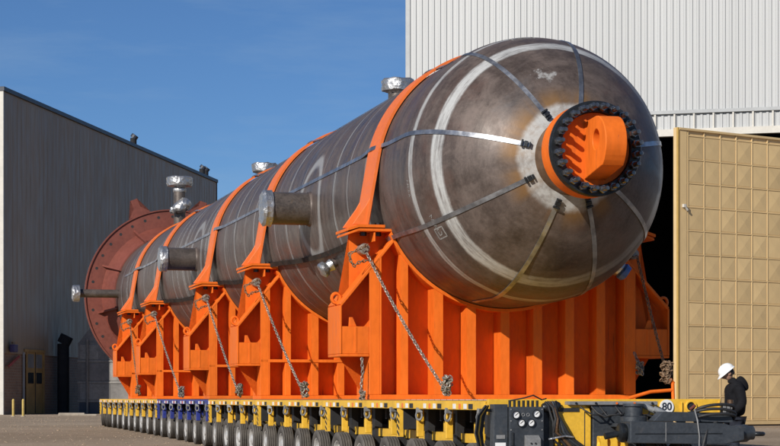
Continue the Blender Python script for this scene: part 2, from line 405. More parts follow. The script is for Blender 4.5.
dr = MB().box(-.05, .03, 4.9, 8.5, .05, 4.55).build('door', M['ochre'], bld)
MB().box(.03, .09, 4.72, 4.9, 0, 4.55).box(.03, .09, 8.5, 8.68, 0, 4.55).box(.03, .1, 4.3, 8.8, 4.56, 4.76).build('door_frame', M['ochre'], dr)
MB().box(.03, .06, 6.66, 6.74, .05, 4.55).build('door_gap', M['black'], dr)
for y0 in (5.15, 6.95):
    w_ = MB().box(.03, .05, y0, y0 + 1.2, 2.25, 3.05).build('window', M['glass'], dr)
for y0, z0 in ((5.1, 3.4), (6.9, 3.4)):
    MB().box(.03, .045, y0, y0 + 1.3, z0, z0 + 1.0).build('door_panel', M['cabin'], dr)
MB().box(.02, .12, 4.05, 4.2, 0, 4.5).build('downpipe', M['trim_grey'], bld)
for y0 in (34.0, 57.6, 59.0):
    v_ = thing('roof_vent', {34.0: 'small dark vent standing alone midway on the left roof edge', 57.6: 'nearer of the two dark vents at the far end of the left roof edge', 59.0: 'farther of the two dark vents at the far end of the left roof edge'}[y0], 'vent', WO + Matrix.Rotation(WA, 3, 'Z') @ Vector((-.6, y0, WH + .3)), WA, 'vents on the left roof')
    MB().cyl((0, 0, 0), (0, 0, .75), .28, 12).build('pipe', M['interior'], v_)
    MB().cyl((0, 0, .75), (.18, 0, 1.0), .33, 12).build('cowl', M['navy'], v_)
lampo = thing('wall_lamp', 'small purple lamp on the near corner of the left workshop', 'lamp', WO + WD * 1.0 + Vector((.12, -.02, 4.1)), WA)
MB().box(0, .4, 0, .7, .35, .9).build('housing', M['purple'], lampo, bevel=.05)
MB().cyl((.25, .45, .95), (.25, .45, 1.1), .25, 10).build('cap', M['cladding_dark'], lampo)
sg = thing('pennant_sign', 'small red triangular sign under the purple lamp', 'sign', WO + WD * .6 + Vector((.12, -.02, 3.5)), WA)
MB().prism([(0, 0), (2.2, .75), (2.4, .75), (2.4, .62), (.2, -.15)], .02, .08, 'yz').build('board', M['red'], sg)
for i, (px, lb) in enumerate(((13.3, 'left yellow bollard of the pair before the brick wall'), (23.2, 'right yellow bollard of the pair, nearer the ochre door'))):
    Y = 128.0; b_ = thing('bollard', lb, 'bollard', ((px - 390) / F * Y, Y, 0), 0, 'yellow bollards by the brick wall')
    MB().cyl((0, 0, 0), (0, 0, 1.05), .085, 10).lathe([(.085, 1.05), (.05, 1.12), (0, 1.14)], (0, 0, 0), (0, 0, 1), 10).build('post', M['bollard'], b_, smooth=50)
    MB().cyl((0, 0, 0), (0, 0, .04), .16, 10).build('foot', M['concrete'], b_)
slab = thing('concrete_block', 'low broken concrete block lying near the brick wall', 'block', (-20.8, 131, 0), R(8))
MB().box(-.9, .8, -.4, .4, 0, .22).box(.3, 1.6, -.9, -.45, 0, .14).build('lump', M['concrete'], slab, bevel=.05)

# grey cabin beside the workshop
cb_ = thing('dust_collector', 'tall grey sheet-metal dust collector standing between workshop and trailer', 'machine', (-23.4, 150, 0), R(4))
MB().box(0, 5.2, 0, 4, 0, 5.35).build('casing', M['cabin'], cb_)
MB().prism([(0.05, 5.35), (5.15, 5.35), (3.6, 7.4), (1.6, 7.4)], .05, 3.9).build('hood', M['cabin'], cb_)
for z0 in (.9, 2.3, 3.9): MB().box(-.04, 5.24, -.06, -.002, z0, z0 + .12).build('seam', M['cabin_light'], cb_)
for x0, z0, x1, z1, k in ((.15, 2.5, 2.1, 3.8, 'cabin'), (2.3, 2.5, 4.6, 3.8, 'cabin_light'), (.15, 1.05, 2.4, 2.25, 'cabin_light'), (.15, 4.1, 1.5, 5.2, 'cabin_light'), (2.0, 4.1, 4.8, 5.2, 'cabin')):
    MB().box(x0, x1, -.03, -.002, z0, z1).build('panel', M[k], cb_, bevel=.02)
MB().box(.1, 5.1, -.02, -.004, .02, .86).build('skirt', M['navy'], cb_)
MB().cyl((.7, -.25, 0), (.7, -.25, 5.6), .09, 8).build('pipe', M['cabin'], cb_)
du = thing('duct_stack', 'dark upright duct in the gap beside the grey dust collector', 'duct', (-24.75, 151.5, 0))
MB().cyl((0, 0, 0), (0, 0, 5.3), .45, 14).build('pipe', M['interior'], du, smooth=40)
MB().cyl((0, 0, 5.3), (.3, 0, 5.9), .5, 14).build('elbow', M['interior'], du)

# ------------------------------------------------------------------ hangar on the right
HD = Vector((1, -.27, 0)).normalized(); HA = math.atan2(HD.y, HD.x)     # local +x along the facade, +y into the hall
HO = Vector((.76, 94.2, 0)); HH, OZ = 25.0, 13.1
hang = thing('hangar', 'tall white corrugated-metal hangar with a dark open doorway behind the vessel', 'building', HO, HA)
def corr(x0, x1, z0, z1, nm):
    g = MB(); P = .294; prof = []
    k = x0
    while k < x1 - .01:
        for a, d in ((0, 0), (.14, 0), (.165, -.045), (.265, -.045)): prof.append((min(x1, k + a), d))
        k += P
    prof.append((x1, 0))
    a = [g._v((x, d, z0)) for x, d in prof]; b = [g._v((x, d, z1)) for x, d in prof]
    for i in range(len(a) - 1): g.bm.faces.new((a[i], a[i + 1], b[i + 1], b[i]))
    # back skin, giving the sheet a thickness
    q = [g._v(c) for c in ((x0, .02, z0), (x1, .02, z0), (x1, .02, z1), (x0, .02, z1))]; g.bm.faces.new(q[::-1])
    return g.build(nm, M['cladding_white'], hang)
OX0, OX1 = 4.2, 21.5
corr(.22, 42, OZ + 1.15, HH, 'upper_cladding'); corr(.22, OX0, 0, OZ + 1.1, 'side_cladding'); corr(OX1, 42, 0, OZ + 1.1, 'side_cladding')
corr(OX0 + .01, OX1 - .01, OZ + .32, OZ + 1.09, 'lintel_cladding')
MB().box(-.02, .215, -.06, .3, 0, HH + .1).build('corner_trim', M['trim_grey'], hang, bevel=.02)
MB().box(-.05, 42, -.12, .3, HH, HH + .35).build('roof_edge', M['trim_grey'], hang)
MB().box(OX0 - 1, OX1 + 1, -.16, -.06, OZ + 1.0, OZ + 1.16).build('track_rail', M['trim_grey'], hang, bevel=.01)
MB().box(OX0 - .2, OX1 + .2, -.20, .12, OZ - .02, OZ + .30).build('door_header', M['trim_beige'], hang, bevel=.01)
br0 = MB().box(-.04, .04, -.14, -.07, OZ + .31, OZ + .99).mesh('track_bracket', M['trim_beige'])
x = OX0 + .5
while x < OX1:
    o = link('track_bracket', br0, hang); o.location.x = x; x += .88
MB().box(OX0 - .25, OX0, -.1, .3, 0, OZ - .03).build('jamb', M['trim_grey'], hang); MB().box(OX1, OX1 + .25, -.1, .3, 0, OZ - .03).build('jamb', M['trim_grey'], hang)
MB().box(.22, .3, .31, 45, 0, HH - .05).build('side_wall', M['interior'], hang); MB().box(41.9, 42, .31, 45, 0, HH - .05).build('side_wall', M['interior'], hang)  # hall surfaces coloured near-black to stand for the shade indoors
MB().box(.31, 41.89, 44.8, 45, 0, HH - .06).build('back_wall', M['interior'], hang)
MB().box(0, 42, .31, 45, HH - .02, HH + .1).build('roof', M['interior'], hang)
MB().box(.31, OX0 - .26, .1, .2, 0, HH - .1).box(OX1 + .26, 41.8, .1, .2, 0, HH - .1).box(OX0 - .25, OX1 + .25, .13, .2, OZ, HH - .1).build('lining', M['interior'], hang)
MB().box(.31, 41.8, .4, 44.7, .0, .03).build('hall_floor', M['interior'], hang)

# open door leaf
DD = Vector((2810, 2000, 0)).normalized(); DA = math.atan2(DD.y, DD.x)
door = thing('hangar_door', 'tan hangar door leaf of pressed square panels standing open at the right', 'door', (11.9, 82.9, .05), DA)
DH, NC, NR, P0, PW, PH = 12.38, 10, 12, .62, .94, .99
DWD = P0 + NC * PW + .25
MB().box(0, DWD, .04, .22, 0, DH).build('leaf_core', M['tan'], door)
MB().box(0, .10, -.035, .038, 0, DH).build('edge_strip', M['door_edge'], door, bevel=.01)
MB().box(.16, P0 - .07, -.012, .038, 0.02, DH - .1).build('stile', M['tan'], door, bevel=.008)
MB().box(P0 + NC * PW, DWD, -.012, .038, .02, DH - .1).build('stile', M['tan'], door)
MB().box(.1, DWD, -.05, .038, DH - .098, DH + .0).build('top_rail', M['tan'], door, bevel=.01)
MB().box(P0 - .065, P0 + NC * PW - .002, -.012, .038, 0.02, .16).build('bottom_rail', M['tan'], door)
for v_ in range(NC + 1):
    MB().box(P0 + v_ * PW - .03, P0 + v_ * PW + .03 - (.032 if v_ == NC else 0), -.008, .038, .161, DH - .1).build('mullion', M['tan'], door, bevel=.01)
for r_ in range(NR + 1):
    z0 = .2 + r_ * PH
    MB().box(P0 - .06, P0 + NC * PW - .003, -.006, .037, z0 - .028, z0 + .028).build('transom', M['tan'], door, bevel=.01)
def pressed(dep):
    g = MB(); hx, hz = PW / 2 - .034, PH / 2 - .03
    vs_ = [g._v(c) for c in ((-hx, 0.022, -hz), (hx, .022, -hz), (hx, .022, hz), (-hx, .022, hz))]
    q = [g._v((a * .93, .010, b * .93)) for a, b in ((-hx, -hz), (hx, -hz), (hx, hz), (-hx, hz))]
    c = g._v((rnd.uniform(-.05, .05), -dep, rnd.uniform(-.05, .05)))
    for i in range(4):
        j = (i + 1) % 4
        g.bm.faces.new((vs_[i], vs_[j], q[j], q[i])); g.bm.faces.new((q[i], q[j], c))
    return g.mesh('panel', M['tan'])
pm = [pressed(d) for d in (.008, .016, .022, .002)]
for r_ in range(NR):
    for c_ in range(NC):
        o = link('panel', pm[rnd.randrange(4)], door); o.location = (P0 + (c_ + .5) * PW, 0, .2 + (r_ + .5) * PH)
        o.rotation_euler = (R(rnd.uniform(-.35, .35)), 0, 0)
MB().box(.27, .40, -.14, -.02, 9.07, 9.2).obox((.42, -.11, 9.03), (.08, 0, -.08), (0, .025, 0), (.025, 0, .025)).build('latch', M['trim_beige'], door)

# ------------------------------------------------------------------ pressure vessel
VO = (0, 0, ZC - RV)                      # base point under the axis
ves = vthing('pressure_vessel', 'long rusty-grey steel pressure vessel with white weld bands lying across orange saddles', 'pressure vessel', VO)
VEND = 41.0
def vb(g, nm, mt, parent=ves, smooth=40, bevel=0): return g.build(nm, M[mt], parent, VO, smooth, bevel)
AXO = (0, 0, ZC)
cuts = [-1.34, 3.75, 8.35, 14.8, 20.1, 25.6, 32.2, 38.6, VEND]
for i in range(len(cuts) - 1):           # each rolled shell course is a part
    a, b = cuts[i], cuts[i + 1]
    vb(MB().lathe([(RV, a), (RV, a + .02), (RV, (a + b) / 2), (RV, b - .02), (RV - .004, b)], AXO, (0, 1, 0), 160), 'shell_course', 'shell')
prof = []
for k in range(41):
    t = math.pi / 2 * k / 40
    r = RV * math.cos(t); prof.append((r if r > .4 else .4, -1.34 - RV * math.sin(t)) if r > .4 else (.4, -1.34 - RV * math.sin(math.acos(.4 / RV))))
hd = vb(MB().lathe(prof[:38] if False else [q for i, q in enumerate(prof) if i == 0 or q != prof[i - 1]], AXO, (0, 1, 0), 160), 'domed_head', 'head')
# head nozzle: neck, flange ring, stud ring, cover, lug
FV = -4.61                                # front face of the stud ring
vb(MB().lathe([(.62, -3.40), (.60, -3.50), (.585, -3.6), (.585, FV + .62), (.62, FV + .58), (.62, FV + .5), (0, FV + .5)], AXO, (0, 1, 0), 64), 'head_neck', 'brown_steel')
vb(MB().lathe([(0, FV + .5), (.70, FV + .5), (.715, FV + .485), (.715, FV + .13), (0.5, FV + .13)], AXO, (0, 1, 0), 72), 'flange_ring', 'orange', bevel=0)
vb(MB().lathe([(.5, FV + .13), (.722, FV + .13), (.725, FV + .12), (.725, FV + .012), (.715, FV), (.56, FV), (.56, FV + .1)], AXO, (0, 1, 0), 72), 'stud_ring', 'black_steel')
vb(MB().lathe([(0, FV + .08), (.55, FV + .08), (.557, FV + .09), (.557, FV + .14)], AXO, (0, 1, 0), 72), 'cover_plate', 'orange')
g = MB(); g.lathe([(0, -.14), (.030, -.14), (.038, -.125), (.038, .12)], (0, 0, 0), (0, 1, 0), 12)
g.lathe([(.036, .02), (.060, .02), (.064, .026), (.064, .125)], (0, 0, 0), (0, 1, 0), 6)
studm = g.mesh('stud', M['stud'], smooth=35)
NS = 24
for k in range(NS):
    t = 2 * math.pi * (k + .5) / NS
    o = link('stud', studm, ves); o.location = Vector((.627 * math.cos(t), FV - .125, ZC + .627 * math.sin(t))) - Vector(VO); o.rotation_euler = (0, rnd.uniform(0, 1), 0)
# lifting lug: upright plate with a rounded nose and a pin hole
pts = [(FV + .078, .40), (FV - .42, .43)]
for k in range(13):
    t = math.pi / 2 - math.pi * k / 12 * .78; pts.append((FV - .42 - .44 * math.cos(t) * 1.0, .0 + .43 * math.sin(t)))
pts += [(FV - .30, -.40), (FV + .078, -.47)]
def lug_mesh():
    g = MB(); c = Vector((FV - .43, .08)); hr = .15; n = 40
    # outer loop resampled by angle around the hole
    def hit(ang):
        d = Vector((math.cos(ang), math.sin(ang))); best = None
        for i in range(len(pts)):
            p, q = Vector(pts[i]), Vector(pts[(i + 1) % len(pts)]); e = q - p
            den = d.x * e.y - d.y * e.x
            if abs(den) < 1e-9: continue
            w_ = p - c; tt = (w_.x * e.y - w_.y * e.x) / den; s_ = (w_.x * d.y - w_.y * d.x) / den
            if tt > 0 and -1e-6 <= s_ <= 1 + 1e-6 and (best is None or tt > best): best = tt
        return c + d * best
    angs = sorted([2 * math.pi * k / n for k in range(n)] + [math.atan2(p[1] - c.y, p[0] - c.x) % (2 * math.pi) for p in pts])
    rows = []
    for ang in angs:
        o_ = hit(ang); i_ = c + Vector((math.cos(ang), math.sin(ang))) * hr
        rows.append([g._v((x_, q.x, ZC + q.y)) for q, x_ in ((i_, -.17), (o_, -.17), (o_, .17), (i_, .17))])
    m_ = len(rows)
    for k in range(m_):
        a, b = rows[k], rows[(k + 1) % m_]
        for j in range(4): g.bm.faces.new((a[j], a[(j + 1) % 4], b[(j + 1) % 4], b[j]))
    bmesh.ops.remove_doubles(g.bm, verts=g.bm.verts, dist=1e-4)
    return g
vb(lug_mesh(), 'lifting_lug', 'orange', smooth=30, bevel=.012)
# little stubs round the neck
sm = MB().cyl((0, 0, 0), (0, -.05, 0), .02, 8).mesh('neck_bolt', M['black_steel'])
for k in range(20):
    t = 2 * math.pi * k / 20; o = link('neck_bolt', sm, ves); o.location = Vector((.60 * math.cos(t), FV + .60, ZC + .60 * math.sin(t))) - Vector(VO); o.rotation_euler = (0, 0, 0)
    o.rotation_euler = (0, -t, R(90) if False else 0)
# chalked outlines and a paper label on the head
def on_head(v, th):
    d = -1.34 - v; r = math.sqrt(RV * RV - d * d) if d > 0 else RV; c, s_ = math.cos(th), math.sin(th)
    n_ = Vector((r * c, -max(d, 0), r * s_)).normalized(); return Vector((r * c, v, ZC + r * s_)) + n_ * .002, n_
def stroke(g, pts_, hw):
    P_, N_, W_ = [], [], []
    full = []
    for (v0, t0), (v1, t1) in zip(pts_, pts_[1:]):
        for k in range(5): full.append((v0 + (v1 - v0) * k / 5, t0 + (t1 - t0) * k / 5))
    full.append(pts_[-1])
    for i, (v_, t_) in enumerate(full):
        p_, n_ = on_head(v_, R(t_)); a_, _ = on_head(*[(x if j == 0 else R(x)) for j, x in enumerate(full[max(0, i - 1)])]); b_, _ = on_head(*[(x if j == 0 else R(x)) for j, x in enumerate(full[min(len(full) - 1, i + 1)])])
        P_.append(p_); N_.append(n_); W_.append(n_.cross((b_ - a_).normalized()))
    g.ribbon(P_, N_, W_, hw, .002)
M['tape'] = paint('blue_tape', (.08, .16, .42), .45, var=.3, scale=10)
M['chalk'] = paint('chalk', (.22, .21, .20), .9, var=.4, scale=20)
M['label'] = paint('brown_label', (.10, .06, .04), .7, var=.3, scale=8)
for box_ in (((-2.02, 210), (-2.02, 215), (-2.22, 215), (-2.22, 210)), ((-1.75, 93), (-1.75, 103), (-2.0, 103), (-2.0, 93))):
    g = MB(); stroke(g, list(box_) + [box_[0]], .012)
    (va, ta), (vb_, tb) = box_[0], box_[2]
    stroke(g, [(va * .7 + vb_ * .3, ta * .7 + tb * .3), (va * .7 + vb_ * .3, ta * .3 + tb * .7), (va * .4 + vb_ * .6, ta * .35 + tb * .65), (va * .3 + vb_ * .7, ta * .6 + tb * .4)], .010)
    vb(g, 'chalk_mark', 'chalk')
for v_, t_, n_ in ((-1.62, 186, 5), (-2.06, 204, 5)):
    g = MB()
    for k in range(n_):
        a_ = t_ + k * 1.5; stroke(g, [(v_, a_), (v_ - .07, a_ + rnd.uniform(-.6, .6)), (v_ - .03 * rnd.random(), a_ + 1.0)], .006)
    vb(g, 'chalk_mark', 'chalk')
g = MB(); stroke(g, [(-1.62, 209), (-1.62, 211.5)], .05); vb(g, 'paper_label', 'label')
# side nozzles with foil caps
def side_nozzle(v, r, u1, fr, fl, mt='pipe', z=ZC):
    nz_ = vb(MB().lathe([(r, 0), (r, -u1 - RV + .35), (r * .92, -u1 - RV + .36)], (-RV + .35, v, z), (-1, 0, 0), 32), 'nozzle', mt)
    vb(MB().lathe([(r * .9, 0), (fr, .02), (fr * 1.02, fl * .3), (fr * .99, fl * .6), (fr * 1.03, fl), (fr * .9, fl + .05), (0, fl + .05)], (u1 + .05, v, z), (-1, 0, 0), 22).jit(.011), 'foil_cap', 'foil', nz_)
    vb(MB().lathe([(r, .0), (r * 1.16, .01), (r * 1.02, .12)], (-RV + .09, v, z), (-1, 0, 0), 32), 'weld_collar', 'shell', nz_)
side_nozzle(6.0, .325, -3.02, .36, .16); side_nozzle(21.0, .31, -3.04, .345, .18)
side_nozzle(39.6, .15, -3.65, .30, .22)
# top nozzles
def top_nozzle(u, v, z1, r, fr, fl, stem='pipe'):
    nz_ = vb(MB().cyl((u, v, ZC + RV - .2), (u, v, z1 - fl), r, 24), 'nozzle', stem)
    vb(MB().lathe([(r, -.06), (r * 1.1, -.03), (fr * .96, 0), (fr * 1.02, fl * .3), (fr, fl * .6), (fr * 1.03, fl), (fr * .95, fl + .03), (0, fl + .04)], (u, v, z1 - fl), (0, 0, 1), 22).jit(.014), 'foil_cap', 'foil', nz_)
    return nz_
top_nozzle(-.40, 5.9, 7.60, .2, .33, .20); top_nozzle(-.42, 20.4, 7.55, .2, .34, .20)
tn = top_nozzle(.02, 39.6, 9.25, .215, .47, .30)
vb(MB().lathe([(.22, -.08), (.24, -.05), (.245, .0), (.24, .05), (.22, .08)], (.02, 39.6, 8.80), (0, 0, 1), 18).jit(.012), 'foil_collar', 'foil', tn)
g = MB()
for dx, dz, r in ((-.02, 0, .23), (.13, .10, .24), (-.26, -.10, .14)):
    g.lathe([(0, -r)] + [(r * math.cos(a_), r * math.sin(a_)) for a_ in [R(-60 + 20 * i) for i in range(7)]] + [(0, r)], (.02 + dx, 39.3, 8.15 + dz), (.2, -.3, 1), 14)
g.jit(.03)
vb(g, 'foil_bundle', 'foil', tn, 60)
# small wrapped stub low on the flank
d = Vector((-.86, 0, -.51)); p0 = Vector((0, 4.9, ZC)) + d * (RV - .05)
st = vb(MB().cyl(p0, p0 + d * .34, .085, 16), 'nozzle', 'shell')
vb(MB().lathe([(.09, .10), (.125, .14), (.10, .24), (.15, .29), (.16, .37), (.12, .40), (0, .41)], p0, d, 16).jit(.010), 'foil_cap', 'foil', st)
d = Vector((.78, 0, -.62)).normalized(); p0 = Vector((0, -.5, ZC)) + d * (RV - .05)
st = vb(MB().cyl(p0, p0 + d * .36, .10, 16), 'nozzle', 'pipe')
vb(MB().lathe([(.105, .14), (.15, .18), (.15, .30), (.11, .33)], p0, d, 16).jit(.008), 'foil_cap', 'foil', st)
vb(MB().lathe([(.105, .335), (.155, .35), (.15, .44), (0, .45)], p0, d, 16).jit(.008), 'tape_cap', 'tape', st)
# base ring at the far end
BR, BV = 3.22, 41.3
ring = vb(MB().lathe([(RV + .01, BV), (BR, BV), (BR, BV + .09), (RV + .01, BV + .09)], AXO, (0, 1, 0), 120), 'base_ring', 'red_primer')
vb(MB().lathe([(RV + .005, BV - .9), (RV + .06, BV - .9), (RV + .42, BV - .003), (RV + .005, BV - .003)], AXO, (0, 1, 0), 120), 'skirt_cone', 'red_primer', ring)
vb(MB().lathe([(RV + .004, BV + .1), (RV + .2, BV + .1), (RV + .2, BV + 1.2), (0, BV + 1.2)], AXO, (0, 1, 0), 80), 'skirt_end', 'red_primer', ring)
vb(MB().lathe([(BR + .002, BV - .05), (BR + .05, BV - .05), (BR + .05, BV + .14), (BR + .002, BV + .14)], AXO, (0, 1, 0), 120, True), 'rim_band', 'red_primer', ring)
hm = MB().cyl((0, -.004, 0), (0, .02, 0), .055, 10).mesh('bolt_hole', M['black'])
for k in range(36):
    t = 2 * math.pi * k / 36; o = link('bolt_hole', hm, ring); o.location = Vector((3.0 * math.cos(t), BV, ZC + 3.0 * math.sin(t))) - Vector(VO)
for k in range(10):
    t = 2 * math.pi * (k + .35) / 10; c, s_ = math.cos(t), math.sin(t); tx = Vector((-s_, 0, c)) * .035
    g = MB(); rows = []
    for rr_, vv in ((RV + .005, BV - 1.25), (RV + .08, BV - 1.25), (2.85, BV - .01), (RV + .005, BV - .01)):
        rows.append([g._v(Vector((rr_ * c, vv, ZC + rr_ * s_)) + sgn * tx) for sgn in (-1, 1)])
    for i in range(4): g.bm.faces.new((rows[i][0], rows[i][1], rows[(i + 1) % 4][1], rows[(i + 1) % 4][0]))
    g.bm.faces.new([q[0] for q in rows]); g.bm.faces.new([q[1] for q in rows])
    vb(g, 'gusset', 'red_primer', ring, None)
for t0, hh in ((R(112), .62), (R(72), .5)):
    c, s_ = math.cos(t0), math.sin(t0); e = Vector((c, 0, s_)); tn_ = Vector((-s_, 0, c))
    g = MB(); b0 = Vector((0, BV + .04, ZC)) + e * (BR + .04)
    quad = [b0 - tn_ * .42, b0 + tn_ * .42, b0 + tn_ * .13 + e * .3, b0 + tn_ * .13 + e * hh, b0 - tn_ * .13 + e * hh, b0 - tn_ * .13 + e * .3]
    a = [g._v(q + Vector((0, -.07, 0))) for q in quad]; b = [g._v(q + Vector((0, .07, 0))) for q in quad]
    for i in range(6): g.bm.faces.new((a[i], a[(i + 1) % 6], b[(i + 1) % 6], b[i]))
    bmesh.ops.triangulate(g.bm, faces=[g.bm.faces.new(a), g.bm.faces.new(b[::-1])])
    vb(g, 'trunnion_lug', 'red_primer', ring, None)

# ------------------------------------------------------------------ saddles
SZ, SDP, WV = 1.17, .95, .44               # base height, depth, position of the web
ARC = RV + .06
def arc_z(u): return ZC - math.sqrt(max(0, ARC ** 2 - u * u))
APX = 2.01; APZ = ZC - math.sqrt(ARC ** 2 - APX ** 2)
def arc_pts(r, u0, u1, n):
    a0 = math.atan2(-math.sqrt(r * r - u0 * u0), u0); a1 = math.atan2(-math.sqrt(r * r - u1 * u1), u1)
    return [(r * math.cos(a0 + (a1 - a0) * k / n), ZC + r * math.sin(a0 + (a1 - a0) * k / n)) for k in range(n + 1)]
WUL, WZ0, WZ1, LU = 2.94, 1.95, 2.80, 2.42
def slope_w(u): return WZ1 + (APZ + .02 - WZ1) * (WUL - u) / (WUL - APX)
SLABEL = ['nearest orange saddle under the domed head, its whole ribbed face open to view',
          'second orange saddle from the front, under the shell between the foremost and middle saddles',
          'middle orange saddle of the five, between the two side pipe nozzles',
          'fourth orange saddle, next to the rearmost one and behind the blue trailer section',
          'rearmost orange saddle close to the red base ring']
def make_saddle(idx, v0):
    root = vthing('support_saddle', SLABEL[idx], 'saddle', (0, v0, SZ), 'orange saddles under the vessel')
    O = (0, 0, SZ)
    def b(g, nm, mt='orange', parent=root, smooth=None, bevel=.008): return g.build(nm, M[mt], parent, O, smooth, bevel)
    poly = [(-LU, SZ + .06), (LU, SZ + .06), (LU, WZ0 + .05), (WUL - .04, WZ0 + .05), (WUL - .04, slope_w(WUL - .04) - .02), (2.68, slope_w(2.68)), (2.68, 4.05), (APX - .0, 4.05)]
    poly += arc_pts(ARC - .012, APX, -APX, 36) + [(-APX, 4.05), (-2.68, 4.05), (-2.68, slope_w(2.68)), (-WUL + .04, slope_w(WUL - .04) - .02), (-WUL + .04, WZ0 + .05), (-LU, WZ0 + .05)]
    b(MB().prism(poly, WV, WV + .04), 'web_plate', bevel=0)
    inner = arc_pts(RV + .012, -APX - .02, APX + .02, 48); outer = arc_pts(ARC + .005, -APX - .05, APX + .05, 48)
    g = MB(); rows = []
    for p, q in zip(inner, outer): rows.append([g._v((p[0], 0, p[1])), g._v((q[0], 0, q[1])), g._v((q[0], SDP, q[1])), g._v((p[0], SDP, p[1]))])
    for r0, r1 in zip(rows, rows[1:]):
        for k in range(4): g.bm.faces.new((r0[k], r0[(k + 1) % 4], r1[(k + 1) % 4], r1[k]))
    g.bm.faces.new(rows[0]); g.bm.faces.new(rows[-1][::-1])
    b(g, 'arc_plate', smooth=30, bevel=0)
    b(MB().box(-LU, LU, 0, SDP, SZ, SZ + .085), 'base_flange')
    mid = idx > 0
    centers = [(-1.80, .13), (-1.19, .16), (-.60, .16), (.01, .16), (.605, .16), (1.195, .16), (1.775, .16)]
    segs = [(SZ + .087, 1.985), (2.052, None)] if mid else [(SZ + .087, None)]
    for c, wd in centers:
        for z0, z1 in segs:
            u0, u1 = c - wd / 2, c + wd / 2; n = 4; us = [u1 + (u0 - u1) * k / n for k in range(n + 1)]
            top = [(u, (arc_z(u) - .003) if z1 is None else z1) for u in us]
            if top[0][1] - z0 < .06 or top[-1][1] - z0 < .06: continue
            b(MB().prism([(u0, z0), (u1, z0)] + top, .02, WV - .002), 'rib')
    if mid: b(MB().box(-LU + .003, LU - .003, .0, WV - .002, 1.985, 2.05), 'shelf_plate')
    for sg_ in (-1, 1):
        WU = 2.94 if sg_ < 0 else 3.06
        def slope_z(u): return WZ1 + (APZ + .02 - WZ1) * (WU - u) / (WU - APX)
        def bx(u0, u1, *r): a, c = sorted((sg_ * u0, sg_ * u1)); return MB().box(a, c, *r)
        # leg: outer side plate plus front flange
        b(bx(LU - .035, LU, .03, SDP, SZ + .087, WZ0 - .002), 'leg_side')
        b(MB().prism([(sg_ * u, z) for u, z in ((LU, SZ + .087), (LU, slope_z(LU) - .03), (LU - .18, slope_z(LU - .18) - .03), (LU - .18, SZ + .087))], .0, .03 - .002), 'leg_flange')
        b(MB().prism([(sg_ * u, z) for u, z in ((LU - .18, SZ + .089), (LU - .18, slope_z(LU - .18) - .04), (LU - .215, slope_z(LU - .215) - .04), (LU - .215, SZ + .089))], .002, WV - .002), 'leg_rib')
        # wing
        b(bx(WU - .035, WU, 0, SDP, WZ0 + .002, WZ1 - .02), 'wing_side')
        b(bx(LU + .002, WU - .002, .004, SDP - .004, WZ0 - .045, WZ0), 'wing_floor')
        b(bx(LU - .0, WU - .037, .012, .05, WZ0 + .002, 2.42), 'wing_panel')
        b(bx(LU - .0, WU - .037, .052, WV - .002, 2.385, 2.42), 'wing_shelf')
        b(bx(LU + .22, LU + .26, .004, .0118, WZ0 + .03, 2.41), 'panel_seam')
        b(MB().prism([(sg_ * (LU + .2), 2.422), (sg_ * (LU + .34), 2.422), (sg_ * (LU + .33), 2.58), (sg_ * (LU + .27), 2.58)], .1, .14), 'gusset')
        # sloping plate, front and rear halves either side of the web
        n_ = Vector((slope_z(0) - slope_z(1), 0, 1)).normalized()
        for y0, y1 in ((0, WV - .002), (WV + .042, SDP)):
            a0 = Vector((WU, 0, slope_z(WU))); a1 = Vector((APX - .01, 0, slope_z(APX - .01))); t_ = Vector((n_.x, 0, n_.z)) * .05
            q = [a0, a1, a1 - t_, a0 - t_]
            b(MB().prism([(sg_ * k.x, k.z) for k in q], y0, y1), 'slope_plate')
        # bearing plates for the strap, bolts, pin, eye
        b(MB().prism([(sg_ * u, z) for u, z in ((2.0, 4.052), (2.6, 4.052), (2.78, 3.99), (2.78, 4.03), (2.6, 4.098), (2.0, 4.098))], .02, SDP - .02), 'bearing_plate')
        b(MB().prism([(sg_ * u, z) for u, z in ((2.14, 4.112), (2.6, 4.112), (2.80, 4.05), (2.80, 4.10), (2.6, 4.165), (2.14, 4.165))], .0, SDP), 'strap_plate')
        for uu in (2.48, 2.22):
            b(MB().cyl((sg_ * uu, .22, 3.985), (sg_ * uu, .22, 4.051), .06, 6), 'bolt', 'black_steel', bevel=0)
            b(MB().cyl((sg_ * uu, .22, 4.1651), (sg_ * uu, .22, 4.21), .05, 6), 'bolt', 'black_steel', bevel=0)
        b(MB().box(*sorted((sg_ * 2.66, sg_ * 2.70)), .02, WV - .002, 3.75, 3.985) if False else MB().box(*sorted((sg_ * 2.30, sg_ * 2.33)), .05, WV - .002, 3.88, 4.05), 'bracket_gusset')
        b(MB().lathe([(0, 0), (.085, 0), (.095, .02), (.095, .25), (.06, .26), (.06, .30), (0, .30)], (sg_ * 2.46, WV - .001, 3.76), (0, -1, 0), 20), 'pin', 'chain', smooth=40, bevel=0)
        b(MB().torus((sg_ * (WU - .0), .3, WZ1 + .11), Vector((1, 0, 0)), Vector((0, 0, 1)), .075, .085, .03, 14, 6), 'lifting_eye', smooth=60, bevel=0)
    # strap over the vessel
    rs = RV + .02; P = Vector((-2.42, 0, 4.165 - ZC)); dist = P.length
    ta = math.atan2(P.z, P.x) % (2 * math.pi) - math.acos(rs / dist)
    path = [(P.x, P.z)] + [(P.x + (rs * math.cos(ta) - P.x) * k / 3, P.z + (rs * math.sin(ta) - P.z) * k / 3) for k in (1, 2)]
    path += [(rs * math.cos(ta + (math.pi - 2 * (ta - math.pi / 2) - math.pi) * k / 60), rs * math.sin(ta + (math.pi - 2 * ta) * k / 60)) for k in range(61)]
    path += [(-x_, z_) for x_, z_ in reversed(path[:3])]
    nn = []
